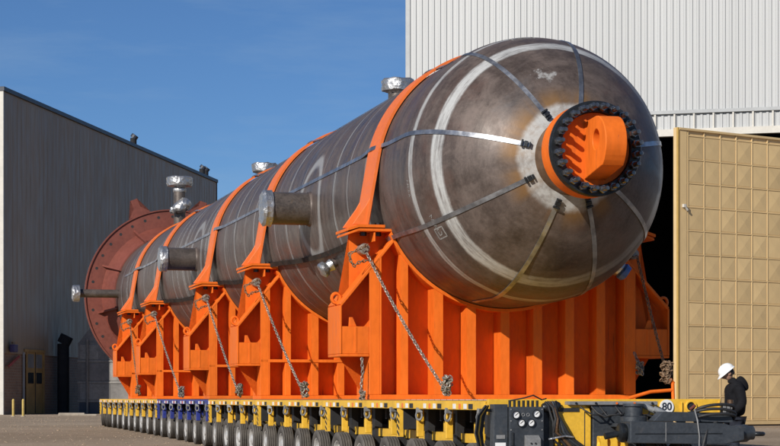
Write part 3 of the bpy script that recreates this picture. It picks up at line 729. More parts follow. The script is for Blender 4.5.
    for i, (x_, z_) in enumerate(path):
        q0, q1 = path[max(0, i - 1)], path[min(len(path) - 1, i + 1)]; d_ = Vector((q1[0] - q0[0], 0, q1[1] - q0[1])).normalized(); nn.append(Vector((-d_.z, 0, d_.x)))
    S0, S1 = .08, .88
    strap = b(MB().ribbon([(x_, (S0 + S1) / 2, ZC + z_) for x_, z_ in path], nn, [(0, 1, 0)] * len(path), (S1 - S0) / 2, .05), 'strap', 'strap_orange', smooth=30, bevel=0)
    for sg_ in (-1, 1):                   # the spreading feet of the strap
        f_ = [(2.70, 4.167), (2.40, 4.167), (2.335, 4.55), (2.37, 4.66), (2.46, 4.5)]
        for y0, nm in ((.10, 'strap_foot'), (.84, 'strap_foot')):
            b(MB().prism([(sg_ * u, z) for u, z in f_], y0, y0 + .035), nm, 'strap_orange', strap)
    return root
SV = [0, 10.2, 17.4, 27.55, 33.85]
for i, v0 in enumerate(SV): make_saddle(i, v0)

# ------------------------------------------------------------------ steel bands over the vessel
def meridian(theta, v_end, r_off, start=.68):
    pts, nr, wd = [], [], []
    c, s_ = math.cos(theta), math.sin(theta); e = Vector((c, 0, s_)); tw = Vector((-s_, 0, c))
    a0 = math.asin(start / RV)
    for k in range(25):
        a = a0 + (math.pi / 2 - a0) * k / 24; n_ = e * math.sin(a) + Vector((0, -1, 0)) * math.cos(a)
        pts.append(Vector((0, -1.34, ZC)) + n_ * (RV + r_off)); nr.append(n_); wd.append(tw)
    k = -1.34
    while k < v_end - .01:
        k = min(v_end, k + 1.0)
        lift = 0
        for s0 in SV:
            if s0 - .3 < k < s0 + 1.25: lift = .075
        pts.append(Vector((0, k, ZC)) + e * (RV + r_off + lift)); nr.append(e); wd.append(tw)
    return pts, nr, wd
BL = {166: ('shiny flat steel band running left from the head nozzle along the shell', 38, 'band'),
      122: ('steel band climbing to the upper left from the head nozzle', 30, 'band'),
      78: ('steel band rising straight up from the head nozzle', 20, 'band'),
      12: ('short steel band leaving the head nozzle towards the right', -.4, 'band'),
      -32: ('shaded steel band running to the lower right of the head nozzle', -.4, 'band'),
      -68: ('narrow steel band hanging nearly straight down below the head nozzle', -.5, 'band'),
      -107: ('yellow-tinged steel band running from the nozzle down under the head', -.3, 'lash'),
      207: ('dark band running from the nozzle to the lower left towards the nearest saddle', .3, 'band')}
for deg, (lb, ve, mt) in BL.items():
    t = R(deg); root = vthing('tension_band', lb, 'strap', (0, -1.34, ZC), 'tension bands round the vessel')
    p_, n_, w_ = meridian(t, ve, .004)
    MB().ribbon(p_, n_, w_, .037, .012).build('band', M['band'] if deg != -107 else M['band'], root, (0, -1.34, ZC), 30)
    e = Vector((math.cos(t), 0, math.sin(t))); tw = Vector((-e.z, 0, e.x)); a0 = math.asin(.755 / RV); nn = e * math.sin(a0) - Vector((0, 1, 0)) * math.cos(a0); al = nn.cross(tw)
    c = Vector((0, -1.34, ZC)) + nn * (RV + .05)
    MB().obox(c, al * .03, tw * .046, nn * .02).obox(c - al * .065, al * .016, tw * .058, nn * .022).obox(c + al * .06, al * .013, tw * .042, nn * .02).build('buckle', M['black_steel'], root, (0, -1.34, ZC), bevel=.006)
# dark lashing slings between saddles
for i in range(4):
    v0, v1 = SV[i] + .6, SV[i + 1] + .1
    lb = ['dark rusty sling sagging from the nearest saddle to the second saddle', 'dark rusty sling between the second and middle saddles', 'dark rusty sling between the middle and fourth saddles', 'short dark sling between the two rearmost saddles'][i]
    pts, nr, wd = [], [], []
    for k in range(21):
        f = k / 20; v_ = v0 + (v1 - v0) * f; th = R(201 + 4 * math.sin(math.pi * f)); e = Vector((math.cos(th), 0, math.sin(th)))
        pts.append(Vector((0, v_, ZC)) + e * (RV + .012 + (.12 if f in (0, 1) else .03))); nr.append(e); wd.append(Vector((-e.z, 0, e.x)))
    root = vthing('lashing_sling', lb, 'sling', (-2, v0, ZC - .8), 'slings along the flank')
    MB().ribbon(pts, nr, wd, .048, .03).build('webbing', M['lash'], root, (-2, v0, ZC - .8), 30)
    MB().obox(pts[1] + nr[1] * .05, (0, .12, 0), wd[1] * .09, nr[1] * .04).build('ratchet', M['black_steel'], root, (-2, v0, ZC - .8))

# ------------------------------------------------------------------ chains
def chain(name, label, pts, mt='chain', L_=.078, clump=None, group='lashing chains', wire=.0105):
    pts = [Vector(p) for p in pts]; o = pts[0].copy()
    root = vthing(name, label, 'chain', o, group)
    # resample
    seg = [(q - p).length for p, q in zip(pts, pts[1:])]; tot = sum(seg); n = max(2, int(tot / (L_ * .74))); g = MB(); roll = 0
    for i in range(n):
        d = tot * (i + .5) / n; k = 0
        while k < len(seg) - 1 and d > seg[k]: d -= seg[k]; k += 1
        dr = (pts[k + 1] - pts[k]).normalized(); c = pts[k] + dr * d
        e = dr.orthogonal().normalized(); f = dr.cross(e); ang = (i % 2) * math.pi / 2 + .6 + rnd.uniform(-.15, .15)
        g.torus(c, dr, e * math.cos(ang) + f * math.sin(ang), L_ / 2, L_ * .31, wire, 10, 5)
    g.build('links', M[mt], root, o, 60)
    if clump:
        c, r, cnt = clump; g = MB()
        for i in range(cnt):
            q = Quaternion((rnd.gauss(0, 1), rnd.gauss(0, 1), rnd.gauss(0, 1), rnd.gauss(0, 1))).normalized()
            p = Vector(c) + Vector((rnd.uniform(-1, 1) * r * .7, rnd.uniform(-1, 1) * r * .6, rnd.uniform(-1.6, 1.3) * r))
            g.torus(p, q @ Vector((1, 0, 0)), q @ Vector((0, 1, 0)), L_ / 2, L_ * .31, wire, 10, 5)
        g.build('knot', M[mt], root, o, 60)
    return root
def sag(a, b, s, n=8):
    a, b = Vector(a), Vector(b); return [a.lerp(b, k / n) - Vector((0, 0, s * 4 * (k / n) * (1 - k / n))) for k in range(n + 1)]
CL = ['long chain crossing the face of the nearest saddle from its pin to the trailer front', 'chain stretched down in front of the second saddle', 'chain stretched down in front of the middle saddle', 'chain stretched down in front of the fourth saddle', 'chain hanging in front of the rearmost saddle']
ends = [(-1.64, -2.2, 1.24), (-1.95, 7.6, 1.22), (-2.05, 14.9, 1.22), (-2.0, 25.0, 1.22), (-2.4, 32.0, 1.3)]
for i, v0 in enumerate(SV):
    a = (-2.46, v0 + .12, 3.72); e = ends[i]
    chain('lashing_chain', CL[i], sag(a, e, .10), 'chain' if i < 4 else 'rust_chain', clump=((e[0] - .03, e[1], e[2] + .17), .10, 50))
    chain('loose_chain', ['slack chain loop at the pin of the nearest saddle', 'slack chain loop at the pin of the second saddle', 'slack chain loop at the pin of the middle saddle', 'slack chain loop at the pin of the fourth saddle', 'slack chain loop at the pin of the rearmost saddle'][i],
          [(-2.43, v0 + .1, 3.83), (-2.52, v0 + .02, 3.78), (-2.68, v0 - .02, 3.70), (-2.78, v0 - .02, 3.66), (-2.76, v0 - .05, 3.52), (-2.70, v0 - .05, 3.45), (-2.60, v0 - .05, 3.52), (-2.45, v0 - .02, 3.55)], 'rust_chain', .07, group='slack chains at the pins')
chain('hanging_chain', 'short chain hanging below the left wing of the nearest saddle', [(-2.56, -.02, 1.88), (-2.55, -.04, 1.65), (-2.57, -.02, 1.4), (-2.55, -.03, 1.15)], 'chain', .07, ((-2.55, -.03, 1.25), .05, 20))
chain('lashing_chain', 'chain on the shaded right end of the nearest saddle, knotted at its foot', sag((2.48, .1, 3.72), (2.65, -1.0, 1.45), .06), 'rust_chain', clump=((2.62, -.95, 1.66), .12, 100))
chain('loose_chain', 'pale chain tail hanging under the right wing of the nearest saddle', [(2.35, -.1, 2.0), (2.38, -.2, 1.85), (2.42, -.25, 1.7), (2.45, -.25, 1.6)], 'chain', clump=((2.42, -.2, 1.75), .07, 30))

# ------------------------------------------------------------------ trailers
DZ = 1.155
def tyre_mesh():
    r, w = .385, .225; h = w / 2
    prof = [(.235, -h * .72), (.26, -h * .86), (.31, -h), (.355, -h * .97), (.378, -h * .86)]
    for a in (-.62, -.2, .2, .62): prof += [(.385, h * (a - .13)), (.37, h * (a - .10)), (.37, h * (a + .10)), (.385, h * (a + .13))] if True else []
    prof += [(.378, h * .86), (.355, h * .97), (.31, h), (.26, h * .86), (.235, h * .72)]
    return MB().lathe(prof, (0, 0, 0), (1, 0, 0), 36).mesh('wheel', M['tyre'], smooth=45)
def rim_mesh():
    h = .11
    g = MB().lathe([(.238, -h * .86), (.225, -h * .8), (.215, -h * .2), (.17, -.01), (.12, -.02), (.11, -h * .75), (.06, -h * .95), (0, -h)], (0, 0, 0), (1, 0, 0), 28)
    g.lathe([(.238, h * .86), (.22, h * .8), (.2, h * .1), (.1, 0), (0, 0)], (0, 0, 0), (1, 0, 0), 24)
    for k in range(8):
        t = 2 * math.pi * k / 8; g.cyl((-.012, .145 * math.cos(t), .145 * math.sin(t)), (-.045, .145 * math.cos(t), .145 * math.sin(t)), .014, 6)
    return g.mesh('rim', M['rim'], smooth=40)
TY, RM = tyre_mesh(), rim_mesh()
shk = MB().torus((0, 0, -.03), Vector((0, 1, 0)), Vector((0, 0, 1)), .055, .075, .02, 12, 6).box(-.03, .03, -.06, .06, .02, .10).mesh('lashing_shackle', M['grey'], smooth=50)
shk.materials[0] = M['grey']
refl = {k: MB().box(-.006, 0, -hw, hw, -.035, .035).mesh('reflector', M[mt]) for k, mt, hw in (('b', 'black', .10), ('w', 'white', .07), ('o', 'orange_lens', .045))}
def module(v0, n, L_, uc, mt, label, hw, nw=2):
    root = vthing('trailer_module', label, 'trailer', (uc, v0, 0), 'modules of the transport trailer')
    P = L_ / n; Lm = L_ - .06; wheels = (-hw + .13, -hw + .49) + ((hw - .49, hw - .13) if nw == 4 else ())
    MB().box(-hw + .02, hw - .02, 0, Lm, DZ - .035, DZ).build('deck', M[mt], root)
    MB().box(-.1, .5, .05, Lm - .02, .52, DZ - .04).build('spine_beam', M['interior'], root)  # inner beams coloured near-black to stand for shade under the deck
    MB().box(-hw + .34, -hw + .46, .05, Lm - .05, .56, .69).build('lower_beam', M[mt], root)
    for s_ in (-1, 1):
        a, b = sorted((s_ * hw, s_ * (hw - .05)))
        MB().box(a, b, 0, Lm, DZ - .12, DZ - .003).build('side_beam', M[mt], root, bevel=.006)
    for v_ in (.05, Lm - .2):
        MB().box(-hw + .055, -.105, v_, v_ + .12, .72, DZ - .04).build('end_beam', M['interior'], root)
    for k in range(n):
        vc = P * (k + .5); X = V(uc - hw + .3, v0 + vc); gz = ground_z(X.x, X.y)
        MB().box(-hw + .25, -.105, vc + P * .5 - .14, vc + P * .5 - .06, .86, DZ - .04).build('crossbeam', M['interior'], root) if k < n - 1 else None
        pv = vc - P * .5 + .28
        MB().box(-hw, -hw + .105, pv, pv + .07, .62, DZ - .123).build('post', M[mt], root, bevel=.01)
        MB().box(-hw + .30, -hw + .52, pv - .42, pv - .36, .691, .86).box(-hw + .47, -hw + .50, pv - .5, pv - .3, .691, .95).build('bracket', M[mt], root, bevel=.01)
        o = link('lashing_shackle', shk, root); o.location = (-hw + .01, pv - .06, DZ - .19); o.rotation_euler = (rnd.uniform(-.12, .12), rnd.uniform(-.2, .2), math.pi / 2 + rnd.uniform(-.5, .3)); o.scale = (.8, .8, .9)
        for j, ky in enumerate('bwow'):
            o = link('reflector', refl[ky], root); o.location = (-hw - .001, pv + .35 + j * .27 * P / 1.6, DZ - .072)
        MB().box(-hw + .28, -hw + .40, vc - .10, vc + .12, gz + .36, DZ - .06).obox((-hw + .34, vc + .2, gz + .55), (.06, 0, 0), (0, .22, -.10), (0, .05, .1)).build('suspension_arm', M['black'], root)
        MB().cyl((-hw + .15, vc, gz + .385), (-hw + .55, vc, gz + .385), .06, 10).build('axle', M['dark'], root)
        MB().tube([(-hw + .12, vc - .5, .97), (-hw + .16, vc - .25 + rnd.uniform(-.1, .1), .74 + rnd.uniform(-.05, .08)), (-hw + .2, vc + .05, .72), (-hw + .25, vc + .3, 1.0)], .018, 6).build('hose', M['black'], root)
        for uu in wheels:
            st = rnd.uniform(-1, 1) * R(2.5) + (R(-13) if v0 + vc > 37.5 else 0)
            o = link('wheel', TY, root); o.location = (uu, vc, gz + .383); o.rotation_euler = (rnd.uniform(0, 6), 0, st)
            r_ = link('rim', RM, o)
            if uu > 0: r_.rotation_euler = (0, 0, math.pi)
    # hazard stripes at the module joint
    for k in range(4):
        z0 = .61 + k * .095
        MB().prism([(Lm - .16, z0), (Lm - .03, z0 + .06), (Lm - .03, z0 + .095), (Lm - .16, z0 + .035)], -hw - .008, -hw + .0, 'yz').build('hazard_stripe', M['black'], root)
    MB().box(-hw, -hw + .06, Lm - .18, Lm - .01, .60, DZ - .123).build('joint_plate', M[mt], root)
    return root
HWL, HWR = 1.62, 1.05; UL, UR = -2.75 + HWL, .56 + HWR
mods = [(-7.82, 3, 4.72, 'yellow', 'foremost yellow trailer section, reaching out ahead of the nearest saddle'), (-3.1, 3, 5.2, 'yellow', 'second yellow trailer section, under the nearest saddle'), (2.1, 4, 6.8, 'yellow', 'third yellow trailer section from the front'),
        (8.9, 4, 6.6, 'yellow', 'yellow trailer section directly in front of the blue one'), (15.5, 6, 9.5, 'blue', 'blue trailer section under the middle of the vessel'),
        (25.0, 5, 7.9, 'yellow', 'yellow trailer section just behind the blue one'), (32.9, 5, 8.1, 'yellow', 'rearmost yellow trailer section by the red base ring')]
for i, (v0, n, L_, mt, lb) in enumerate(mods):
    module(v0, n, L_, UL, mt, lb, HWL, 4 if i < 2 else 2)
module(-1.3, 3, 5.1, UR, 'yellow', 'yellow trailer section carrying the shaded right end of the nearest saddle', HWR)
# the power pack, tank, drawbar and end beam hang on the front of the left row: one shared sub-frame, 0.84 of the drawn size
FK, FO = .84, (-1.673, -5.312, .192)
def fthing(name, label, cat, o):
    r = vthing(name, label, cat, (FO[0] + FK * o[0], FO[1] + FK * o[1], FO[2] + FK * o[2])); r.scale = (FK, FK, FK); return r
# right trailer front beam with the round number plate
RO = (1.45, -3.0, .9)
rb = fthing('end_beam', 'yellow end beam with round 80 plate at the right front of the trailer', 'beam', RO)
def rbb(g, nm, mt='yellow', parent=rb, bevel=.006, smooth=None): return g.build(nm, M[mt], parent, RO, smooth, bevel)
rbb(MB().box(-1.25, 2.68, -3.10, -3.003, .93, DZ + .025), 'beam')
rbb(MB().box(1.25, 1.40, -3.13, -3.102, .95, DZ), 'stiffener')
rbb(MB().box(1.99, 2.01, -3.13, -3.102, .97, DZ - .02).box(2.64, 2.66, -3.13, -3.102, .95, DZ), 'stiffener')
rbb(MB().lathe([(.07, 0), (.10, .0), (.10, .03), (.07, .03)], (2.16, -3.101, 1.06), (0, -1, 0), 24, True), 'towing_ring', smooth=40)
rbb(MB().cyl((2.16, -3.1015, 1.06), (2.16, -3.108, 1.06), .069, 20), 'hole', 'black', bevel=0)
rbb(MB().obox((2.18, -3.13, 1.05), (.045, 0, .035), (0, .015, 0), (-.01, 0, .014)), 'latch_pin', 'red_primer')
pl = rbb(MB().cyl((1.74, -3.101, 1.055), (1.74, -3.125, 1.055), .118, 32), 'number_plate', 'white', bevel=0)
tx = bpy.data.curves.new('numeral', 'FONT'); tx.body = '80'; tx.size = .17; tx.extrude = .002; tx.align_x = 'CENTER'; tx.align_y = 'CENTER'; tx.materials.append(M['navy']); tx.offset = .004
to = bpy.data.objects.new('numeral', tx); COL.objects.link(to); to.parent = pl; to.location = Vector((1.74, -3.1275, 1.055)) - Vector(RO); to.rotation_euler = (R(90), 0, 0)
g = MB()
for k in range(3): g.box(2.74 + k * .07, 2.79 + k * .07, -3.08, -2.98, .95, 1.10 - .01 * k)
rbb(g, 'hose_coupling', 'grey'); rbb(MB().cyl((2.85, -3.1, 1.11), (2.85, -3.1, 1.17), .05, 12), 'valve_cap', 'brown_steel', bevel=0)

# orange lashing frame at the right front corner
of = vthing('bar_stand', 'small orange bar frame holding the knotted chain by the right saddle end', 'bar stand', (2.4, -1.0, DZ))
MB().tube([(1.9, -1.0, DZ + .04), (2.3, -1.0, DZ + .15), (2.7, -1.0, DZ + .18)], .03, 8).build('bar', M['orange'], of, (2.4, -1.0, DZ), 50)
MB().tube([(2.72, -1.0, DZ), (2.71, -1.0, DZ + .3)], .032, 8).build('bar', M['orange'], of, (2.4, -1.0, DZ), 50)
MB().tube([(2.73, -1.0, DZ + .29), (2.66, -1.0, DZ + .37)], .03, 8).build('hook', M['orange'], of, (2.4, -1.0, DZ), 50)

# ------------------------------------------------------------------ hydraulic power pack
pp = fthing('power_pack', 'dark hydraulic power pack with four round gauges on the trailer front', 'power pack', (-.85, -3.3, .1))
def pb(g, nm, mt='dark', parent=pp, bevel=.008, smooth=None): return g.build(nm, M[mt], parent, (-.85, -3.3, .1), smooth, bevel)
pb(MB().box(-1.0, -.44, -3.42, -3.14, .12, 1.06), 'console'); pb(MB().box(-1.24, -1.01, -3.36, -3.14, .12, 1.10), 'side_cabinet')
pb(MB().box(-1.22, -1.05, -3.378, -3.362, .38, .50), 'data_plate', 'white', bevel=0); pb(MB().box(-1.2, -1.06, -3.372, -3.362, .56, .62), 'data_plate', 'grey', bevel=0)
for u, z in ((-.90, .935), (-.565, .95), (-.815, .81), (-.655, .81)):
    gg = pb(MB().lathe([(0, .012), (.052, .012), (.062, .0), (.066, .02), (.062, .035), (.055, .035), (.052, .02)], (u, -3.42, z), (0, -1, 0), 24), 'gauge', 'black_steel', smooth=40, bevel=0)
    pb(MB().cyl((u, -3.4335, z), (u, -3.437, z), .051, 24), 'dial', 'white', gg, bevel=0)
    pb(MB().obox((u + .01, -3.4385, z + .008), (.025, 0, .02), (0, .0012, 0), (-.003, 0, .004)), 'needle', 'black', gg, bevel=0)
for u in (-.78, -.70): pb(MB().torus((u, -3.425, .935), Vector((1, 0, 0)), Vector((0, 0, 1)), .024, .024, .006, 14, 5), 'switch_ring', 'grey', smooth=60, bevel=0)
cbx = pb(MB().prism([(-3.422, .36), (-3.52, .36), (-3.52, .56), (-3.422, .62)], -.76, -.52, 'yz'), 'control_box', 'grey')
for u in (-.68, -.61):
    for z in (.43, .49): pb(MB().cyl((u, -3.521, z), (u, -3.535, z), .014, 10), 'button', 'black', cbx, bevel=0)
for u in (-.98, -.47):
    for z in (.7, .84, 1.02): pb(MB().cyl((u, -3.42, z), (u, -3.428, z), .012, 6), 'screw', 'grey', bevel=0)
for k in range(7):
    u = -.98 + k * .075; pb(MB().cyl((u, -3.36, 1.06), (u, -3.36, 1.16), .022, 10), 'hose_fitting', 'black_steel', bevel=0, smooth=40)
for k in range(5):                        # hoses on the left
    o_ = k * .04
    pb(MB().tube([(-1.28 - o_ * .6, -3.2 - o_, 1.08), (-1.36 - o_, -3.24 - o_, .92), (-1.40 - o_, -3.25 - o_, .65), (-1.36 - o_ * .7, -3.22 - o_, .35), (-1.22, -3.2 - o_, .22)], .015 + .003 * (k % 2), 8), 'hose', 'black' if k != 2 else 'yellow', bevel=0, smooth=60)
pb(MB().cyl((-.95, -3.43, .45), (-.95, -3.43, .66), .014, 8), 'lever', 'black_steel', bevel=0); pb(MB().box(-.99, -.91, -3.45, -3.42, .4, .46), 'lever_base', 'black_steel')
pb(MB().box(-1.42, -1.2, -3.2, -3.15, .98, 1.03), 'rail')
# piping and filter to the right of the console
pb(MB().lathe([(0, 0), (.06, 0), (.075, .02), (.075, .26), (.05, .3), (0, .3)], (-.42, -3.28, 1.04), (1, 0, .12), 18), 'filter', 'black_steel', smooth=40, bevel=0)
for k in range(4): pb(MB().lathe([(.078, 0), (.088, .005), (.088, .02), (.078, .025)], (-.36 + k * .055, -3.28, 1.05 + k * .006), (1, 0, .12), 18), 'filter_rib', 'black_steel', smooth=40, bevel=0)
for k in range(6):
    o_ = k * .03; j_ = rnd.uniform(-.03, .03); pb(MB().tube([(-.40 + o_ * 1.1, -3.36 + o_ * .3, 1.14), (-.33 + o_ + j_, -3.38, 1.08 - o_), (-.27 + o_ * .9, -3.40 - j_, .85 + j_), (-.30 + o_ * 1.5 - j_, -3.4, .66), (-.26 + o_ * 2.2, -3.38, .56 + j_), (-.1 + o_ * 2.5, -3.36, .40), (.12 + o_ * 2, -3.38, .28)], .020 + .004 * (k % 3), 8), 'hose', ('black', 'black', 'brown_steel', 'black', 'dark', 'black')[k], bevel=0, smooth=60)
pb(MB().tube([(-.36, -3.42, .55), (-.1, -3.44, .60), (.05, -3.42, .58)], .016, 8), 'pipe', 'foil', bevel=0, smooth=60)
pb(MB().box(-.42, -.235, -3.30, -3.14, .12, .98), 'manifold', 'black_steel'); pb(MB().box(-.42, -.1, -3.42, -3.3, .30, .44), 'valve_block', 'dark')
pb(MB().tube([(-1.0, -3.35, 1.15), (-.75, -3.4, 1.2), (-.6, -3.38, 1.24), (-.45, -3.35, 1.17), (-.36, -3.3, 1.19)], .012, 6), 'hose', 'black', bevel=0, smooth=60)
# yellow tank
yt = fthing('hydraulic_tank', 'yellow box tank with rounded shoulder beside the power pack', 'tank', (.1, -3.2, .3))
g = MB().prism([(-.22, .28), (.40, .28), (.40, .96), (.37, 1.04), (.28, 1.09), (-.22, 1.09)], -3.26, -3.13)
g.build('body', M['yellow'], yt, (.1, -3.2, .3), None, .012)
MB().box(.285, .295, -3.268, -3.262, .30, .98).build('seam', M['dark'], yt, (.1, -3.2, .3))
MB().box(-.22, .2, -3.272, -3.262, .98, 1.04).build('grille', M['black'], yt, (.1, -3.2, .3))
for k in range(3): MB().prism([(.42 + k * .17, .36), (.56 + k * .17, .36), (.52 + k * .17, .50), (.56 + k * .17, .60), (.42 + k * .17, .60), (.46 + k * .17, .50)], -3.6, -3.45).build('foot_bracket', M['yellow'], yt, (.1, -3.2, .3), None, .02)

# ------------------------------------------------------------------ drawbar
DO = (.5, -3.6, .3)
db = fthing('drawbar', 'dark grey drawbar swung to the right across the trailer front', 'drawbar', DO)
def dbb(g, nm, mt='dark', parent=db, bevel=.012, smooth=None): return g.build(nm, M[mt], parent, DO, smooth, bevel)
dbb(MB().box(.42, 1.15, -3.30, -3.13, .35, 1.08), 'mount_plate'); dbb(MB().box(.0, 1.5, -3.34, -3.135, 1.085, 1.145), 'top_rail', 'grey')
for u in (.12, .45, .8, 1.1, 1.4): dbb(MB().cyl((u, -3.345, 1.115), (u, -3.36, 1.115), .018, 8), 'rail_bolt', 'orange_lens' if u in (.8, 1.1) else 'black_steel', bevel=0)
dbb(MB().lathe([(0, 0), (.2, 0), (.22, .02), (.22, .1), (.14, .12), (.14, .26), (.17, .27), (.17, .31), (0, .31)], (.98, -3.62, .80), (0, 0, 1), 28), 'pivot', 'dark', smooth=40, bevel=0)
dbb(MB().box(.7, 1.3, -3.95, -3.31, .74, .80), 'pivot_plate')
ang = R(-3)
dbb(MB().prism([(.72, .50), (2.28, .47), (2.62, .54), (2.62, .70), (2.28, .80), (.72, .84)], -4.15, -3.72), 'beam')
dbb(MB().prism([(1.15, .842), (2.5, .812), (2.45, .965), (1.3, .985)], -4.02, -3.78), 'upper_beam')
dbb(MB().box(.8, 2.25, -4.157, -4.151, .635, .650), 'weld_seam', 'black_steel', bevel=0)
dbb(MB().box(1.30, 1.312, -4.158, -4.151, .52, .82), 'weld_seam', 'grey', bevel=0)
dbb(MB().lathe([(0, 0), (.13, 0), (.15, .03), (.15, .1), (.1, .13), (0, .13)], (.72, -3.94, .66), (-1, 0, 0), 20), 'end_cap', 'black_steel', smooth=40, bevel=0)
dbb(MB().cyl((.38, -3.94, .6), (.6, -3.94, .64), .05, 12), 'pin', 'black_steel', bevel=0)
for k, (z, o_) in enumerate(((1.10, 0), (1.03, -.12))):
    a_, b_ = Vector((1.12 + .16 * k, -3.6 + o_, z)), Vector((1.50 + .20 * k, -3.66 + o_, z - .19))
    cy = dbb(MB().cyl(a_, b_, .046, 16), 'cylinder', 'cyl_grey', smooth=40, bevel=0)
    dbb(MB().cyl(b_, b_ + (b_ - a_) * .18, .024, 12), 'rod', 'foil', cy, smooth=40, bevel=0)
    dbb(MB().lathe([(.058, 0), (.062, .01), (.062, .04), (.058, .05)], b_ - (b_ - a_) * .08, b_ - a_, 16), 'gland', 'grey', cy, smooth=40, bevel=0)
for k in range(5):
    x_ = .15 + .2 * k + rnd.uniform(-.05, .05); y_ = -3.42 - .05 * k
    dbb(MB().tube([(x_, -3.36, 1.06), (x_ + .06, y_, 1.0 - .04 * k), (x_ + .16, y_ - .06, .90 + rnd.uniform(-.04, .04)), (x_ + .30, y_ - .04, .93), (x_ + .42, -3.40, .98)], .013 + .004 * (k % 2), 8), 'hose', 'black', bevel=0, smooth=60)
dbb(MB().box(.98, 1.10, -3.70, -3.52, .92, 1.10), 'cylinder_bracket', 'grey')
dbb(MB().tube([(1.15, -3.75, .93), (1.4, -3.8, .86), (1.75, -3.75, .93), (1.95, -3.7, .99)], .016, 8), 'hose', 'black', bevel=0, smooth=60)
eye = dbb(MB().lathe([(0, 0), (.13, 0), (.14, .02), (.14, .24), (.11, .30), (.11, .36), (0, .36)], (2.5, -3.94, .63), (1, 0, .05), 22), 'tow_head', 'dark', smooth=40, bevel=0)
dbb(MB().torus((2.93, -3.94, .63), Vector((1, 0, 0)), Vector((0, 1, 0)), .10, .10, .035, 18, 8), 'tow_eye', 'black_steel', eye, smooth=60, bevel=0)
dbb(MB().prism([(2.1, .46), (2.55, .45), (2.5, .30), (2.3, .30)], -4.1, -3.8), 'landing_foot')
dbb(MB().cyl((2.4, -3.95, -.56), (2.4, -3.95, .3), .07, 14), 'jack_leg', 'grey', smooth=40, bevel=0)
dbb(MB().cyl((2.4, -3.95, -.60), (2.4, -3.95, -.55), .15, 14), 'jack_foot', 'grey', bevel=0)
hs = fthing('hose_coil', 'coil of thick black hose lying on the end of the drawbar', 'hose', (2.15, -3.95, .84))
g = MB(); pts = []
for k in range(100):
    t = 2 * math.pi * k / 32; rr_ = 1 + .05 * math.sin(k * .31)
    pts.append((2.20 + .345 * rr_ * math.cos(t), -3.95 + .17 * math.sin(t), .86 + .045 * (t / 6.28) - .085 * math.sin(t) + .03 * math.cos(t * .7)))
pts += [(2.0, -4.13, .7), (1.92, -4.17, .45), (1.95, -4.18, .15)]
g.tube(pts, .025, 8).build('coil', M['black'], hs, (2.15, -3.95, .84), 60)
MB().tube([(1.85, -4.0, 1.02), (1.83, -4.16, .85), (1.86, -4.17, .6), (1.85, -4.17, .3)], .012, 6).build('tie_rope', M['grey'], hs, (2.15, -3.95, .84), 60)

# ------------------------------------------------------------------ person
PX, PY = 5.52, 32.05; PZ = ground_z(PX, PY)
per = thing('person', 'person in a black hoodie and white hard hat standing with bowed head beside the drawbar', 'person', (PX, PY, PZ), R(4))
def skin(name, joints, edges, mat, parent, sub=2, root=0):
    me = bpy.data.meshes.new(name); me.from_pydata([j[:3] for j in joints], edges, []); me.update()
    o = bpy.data.objects.new(name, me); COL.objects.link(o); o.parent = parent; me.materials.append(mat)
    o.modifiers.new('skin', 'SKIN')
    if not me.skin_vertices: me.skin_vertices.new()
    for i, j in enumerate(joints):
        r = j[3]; me.skin_vertices[0].data[i].radius = (r, j[4] if len(j) > 4 else r); me.skin_vertices[0].data[i].use_root = (i == root)
    s_ = o.modifiers.new('sub', 'SUBSURF'); s_.levels = sub; s_.render_levels = sub
    for p in me.polygons: p.use_smooth = True
    o.modifiers['skin'].use_smooth_shade = True
    return o
S = 1.78 / 1.78
# facing -x; his left side towards the camera (-y)
J = [(0, 0, .94, .19, .175), (.01, 0, 1.08, .195, .18), (.015, 0, 1.25, .20, .19), (.01, 0, 1.40, .175, .16), (-.03, 0, 1.50, .10, .10), (-.07, 0, 1.575, .058),
     (.02, -.20, 1.41, .10), (.075, -.27, 1.14, .082), (-.14, -.22, .99, .060), (-.22, -.185, .965, .04),
     (.02, .20, 1.41, .10), (.05, .27, 1.14, .082), (-.18, .18, 1.0, .050), (-.24, .165, .975, .04)]
skin('hoodie', J, [(0, 1), (1, 2), (2, 3), (3, 4), (4, 5), (3, 6), (6, 7), (7, 8), (8, 9), (3, 10), (10, 11), (11, 12), (12, 13)], M['hoodie'], per)
skin('hood', [(.10, 0, 1.36, .075, .13), (.12, 0, 1.43, .085, .14), (.08, 0, 1.50, .085, .13), (.01, 0, 1.535, .07, .11)], [(0, 1), (1, 2), (2, 3)], M['hoodie'], per)
skin('trousers', [(0, 0, .95, .15, .15), (0, -.095, .86, .105), (-.02, -.10, .48, .078), (.01, -.10, .09, .062), (0, .095, .86, .105), (.03, .10, .48, .078), (.07, .10, .09, .062)], [(0, 1), (1, 2), (2, 3), (0, 4), (4, 5), (5, 6)], M['trousers'], per)
for y_, x_ in ((-.10, .0), (.10, .06)):
    skin('boot', [(x_ + .03, y_, .06, .055), (x_ - .06, y_, .045, .045), (x_ - .17, y_, .035, .035)], [(0, 1), (1, 2)], M['black'], per)
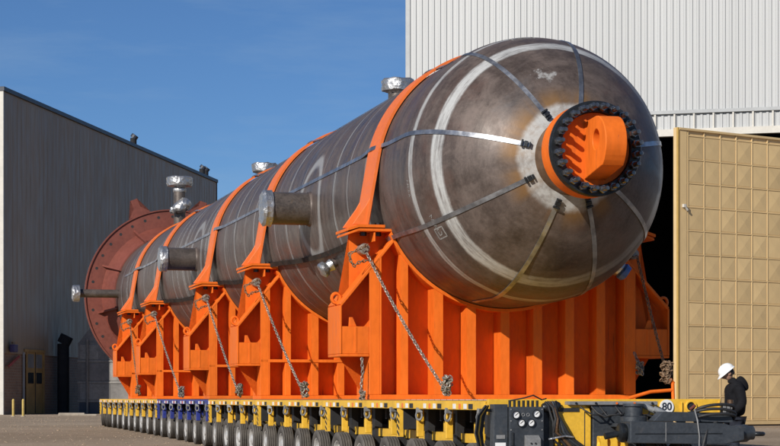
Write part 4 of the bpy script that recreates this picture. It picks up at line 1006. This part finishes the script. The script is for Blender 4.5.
# head, tilted forward
hd_ = bpy.data.objects.new('head', None)
g = MB(); prof = []
seg, rings = 24, 18
rows = []
for i in range(1, rings):
    ph = math.pi * i / rings; row = []
    for k in range(seg):
        t = 2 * math.pi * k / seg; x, y, z = math.sin(ph) * math.cos(t), math.sin(ph) * math.sin(t), math.cos(ph)
        px_, py_, pz_ = x * .098, y * .076, z * .118
        if z < 0: k_ = 1 + .42 * z; py_ *= 1 + .30 * z; px_ = px_ * (1 + .20 * z) if x < 0 else px_ * (1 + .45 * z)
        if x < -.3:                       # face: brow, eye sockets, nose, lips, chin
            fw = (-x - .3) / .7
            px_ -= .026 * math.exp(-(y / .16) ** 2 - ((z + .22) / .17) ** 2) * fw * 1.6
            px_ += .012 * math.exp(-((abs(y) - .38) / .16) ** 2 - ((z - .02) / .12) ** 2)
            px_ -= .010 * math.exp(-(y / .35) ** 2 - ((z + .55) / .07) ** 2) + .014 * math.exp(-(y / .3) ** 2 - ((z + .85) / .12) ** 2)
        row.append(g._v((px_, py_, pz_)))
    rows.append(row)
tp, bt = g._v((0, 0, .118)), g._v((-.03, 0, -.116))
for k in range(seg): g.bm.faces.new((tp, rows[0][k], rows[0][(k + 1) % seg])); g.bm.faces.new((bt, rows[-1][(k + 1) % seg], rows[-1][k]))
for a, b in zip(rows, rows[1:]):
    for k in range(seg): g.bm.faces.new((a[k], b[k], b[(k + 1) % seg], a[(k + 1) % seg]))
HM = Matrix.Translation((-.115, 0, 1.645)) @ Matrix.Rotation(R(-30), 4, 'Y')
head = g.build('head', M['skin'], per, smooth=70); head.matrix_local = HM
for s_ in (-1, 1):
    MB().lathe([(0, -.012), (.02, -.01), (.032, 0), (.02, .012), (0, .008)], (.012, s_ * .074, -.01), (.2, s_, 0), 12).build('ear', M['skin'], head, smooth=60)
    MB().lathe([(0, -.012), (.008, -.009), (.012, 0), (.008, .009), (0, .012)], (-.082, s_ * .031, .0), (1, 0, 0), 10).build('eye', M['white'], head, smooth=60)
MB().lathe([(.060, -.06), (.070, -.02), (.073, .03), (.07, .06)], (.042, 0, .0), (0, 0, 1), 20, False).build('hair', M['hair'], head, smooth=60)
hat = tag(bpy.data.objects.new('hard_hat', None), 'white hard hat worn by the person beside the drawbar', 'hard hat'); COL.objects.link(hat)
WM = Matrix.Translation((PX, PY, PZ)) @ Matrix.Rotation(R(4), 4, 'Z') @ HM
hat.matrix_world = WM @ Matrix.Translation((.004, 0, .035)) @ Matrix.Rotation(R(-6), 4, 'Y')
g = MB(); rows = []
for i in range(0, 11):
    ph = math.pi / 2 * i / 10; row = []
    for k in range(32):
        t = 2 * math.pi * k / 32; r_ = math.cos(ph)
        row.append(g._v((.138 * r_ * math.cos(t), .112 * r_ * math.sin(t), .125 * math.sin(ph) + .006 * math.exp(-(math.sin(t) / .25) ** 2) * r_ if i < 10 else .126)))
    rows.append(row)
for a, b in zip(rows, rows[1:]):
    for k in range(32): g.bm.faces.new((a[k], a[(k + 1) % 32], b[(k + 1) % 32], b[k]))
g.build('shell', M['helmet'], hat, smooth=60)
g = MB(); rows = []
for k in range(32):
    t = 2 * math.pi * k / 32; f = max(0, -math.cos(t)) ** 1.5
    e = 1.08 + .33 * f
    rows.append([g._v((.137 * math.cos(t), .111 * math.sin(t), .008)), g._v((.138 * e * math.cos(t), .112 * (1.08 + .1 * f) * math.sin(t), -.004 - .018 * f)), g._v((.138 * e * math.cos(t), .112 * (1.08 + .1 * f) * math.sin(t), -.010 - .018 * f)), g._v((.134 * math.cos(t), .108 * math.sin(t), -.002))])
for k in range(32):
    a, b = rows[k], rows[(k + 1) % 32]
    for j in range(4): g.bm.faces.new((a[j], a[(j + 1) % 4], b[(j + 1) % 4], b[j]))
g.build('brim', M['helmet'], hat, smooth=50)
# hands
for s_, bx_ in ((-1, (-.22, -.185, .965)), (1, (-.24, .165, .975))):
    b = Vector(bx_); d = Vector((-.93, -s_ * .22 * -1, -.28)).normalized()
    js = [(b.x + .03, b.y, b.z + .005, .026), (*(b + d * .05), .030, .018), (*(b + d * .085), .032, .016)]; ed = [(0, 1), (1, 2)]
    for k, (off, ln) in enumerate(((-.03, .062), (-.010, .072), (.010, .068), (.028, .052))):
        i0 = len(js); q = b + d * .09 + Vector((0, 0, -1)) * 0 + Vector((0, off, 0)).lerp(Vector((0, off, 0)), 1)
        q = Vector((q.x, q.y + 0, q.z)) + Vector((0, off, 0)) * .9
        for f in (0, .5, 1): js.append((*(q + d * ln * f + Vector((.01, 0, -.035)) * f * f), .0095 - .0015 * f))
        ed += [(2, i0), (i0, i0 + 1), (i0 + 1, i0 + 2)]
    i0 = len(js); tq = b + d * .035 + Vector((0, -s_ * .028, .006))
    for f in (0, .5, 1): js.append((*(tq + (d * .055 + Vector((0, -s_ * .022, -.012))) * f), .0115 - .002 * f))
    ed += [(1, i0), (i0, i0 + 1), (i0 + 1, i0 + 2)]
    skin('hand', js, ed, M['skin'], per, 1)
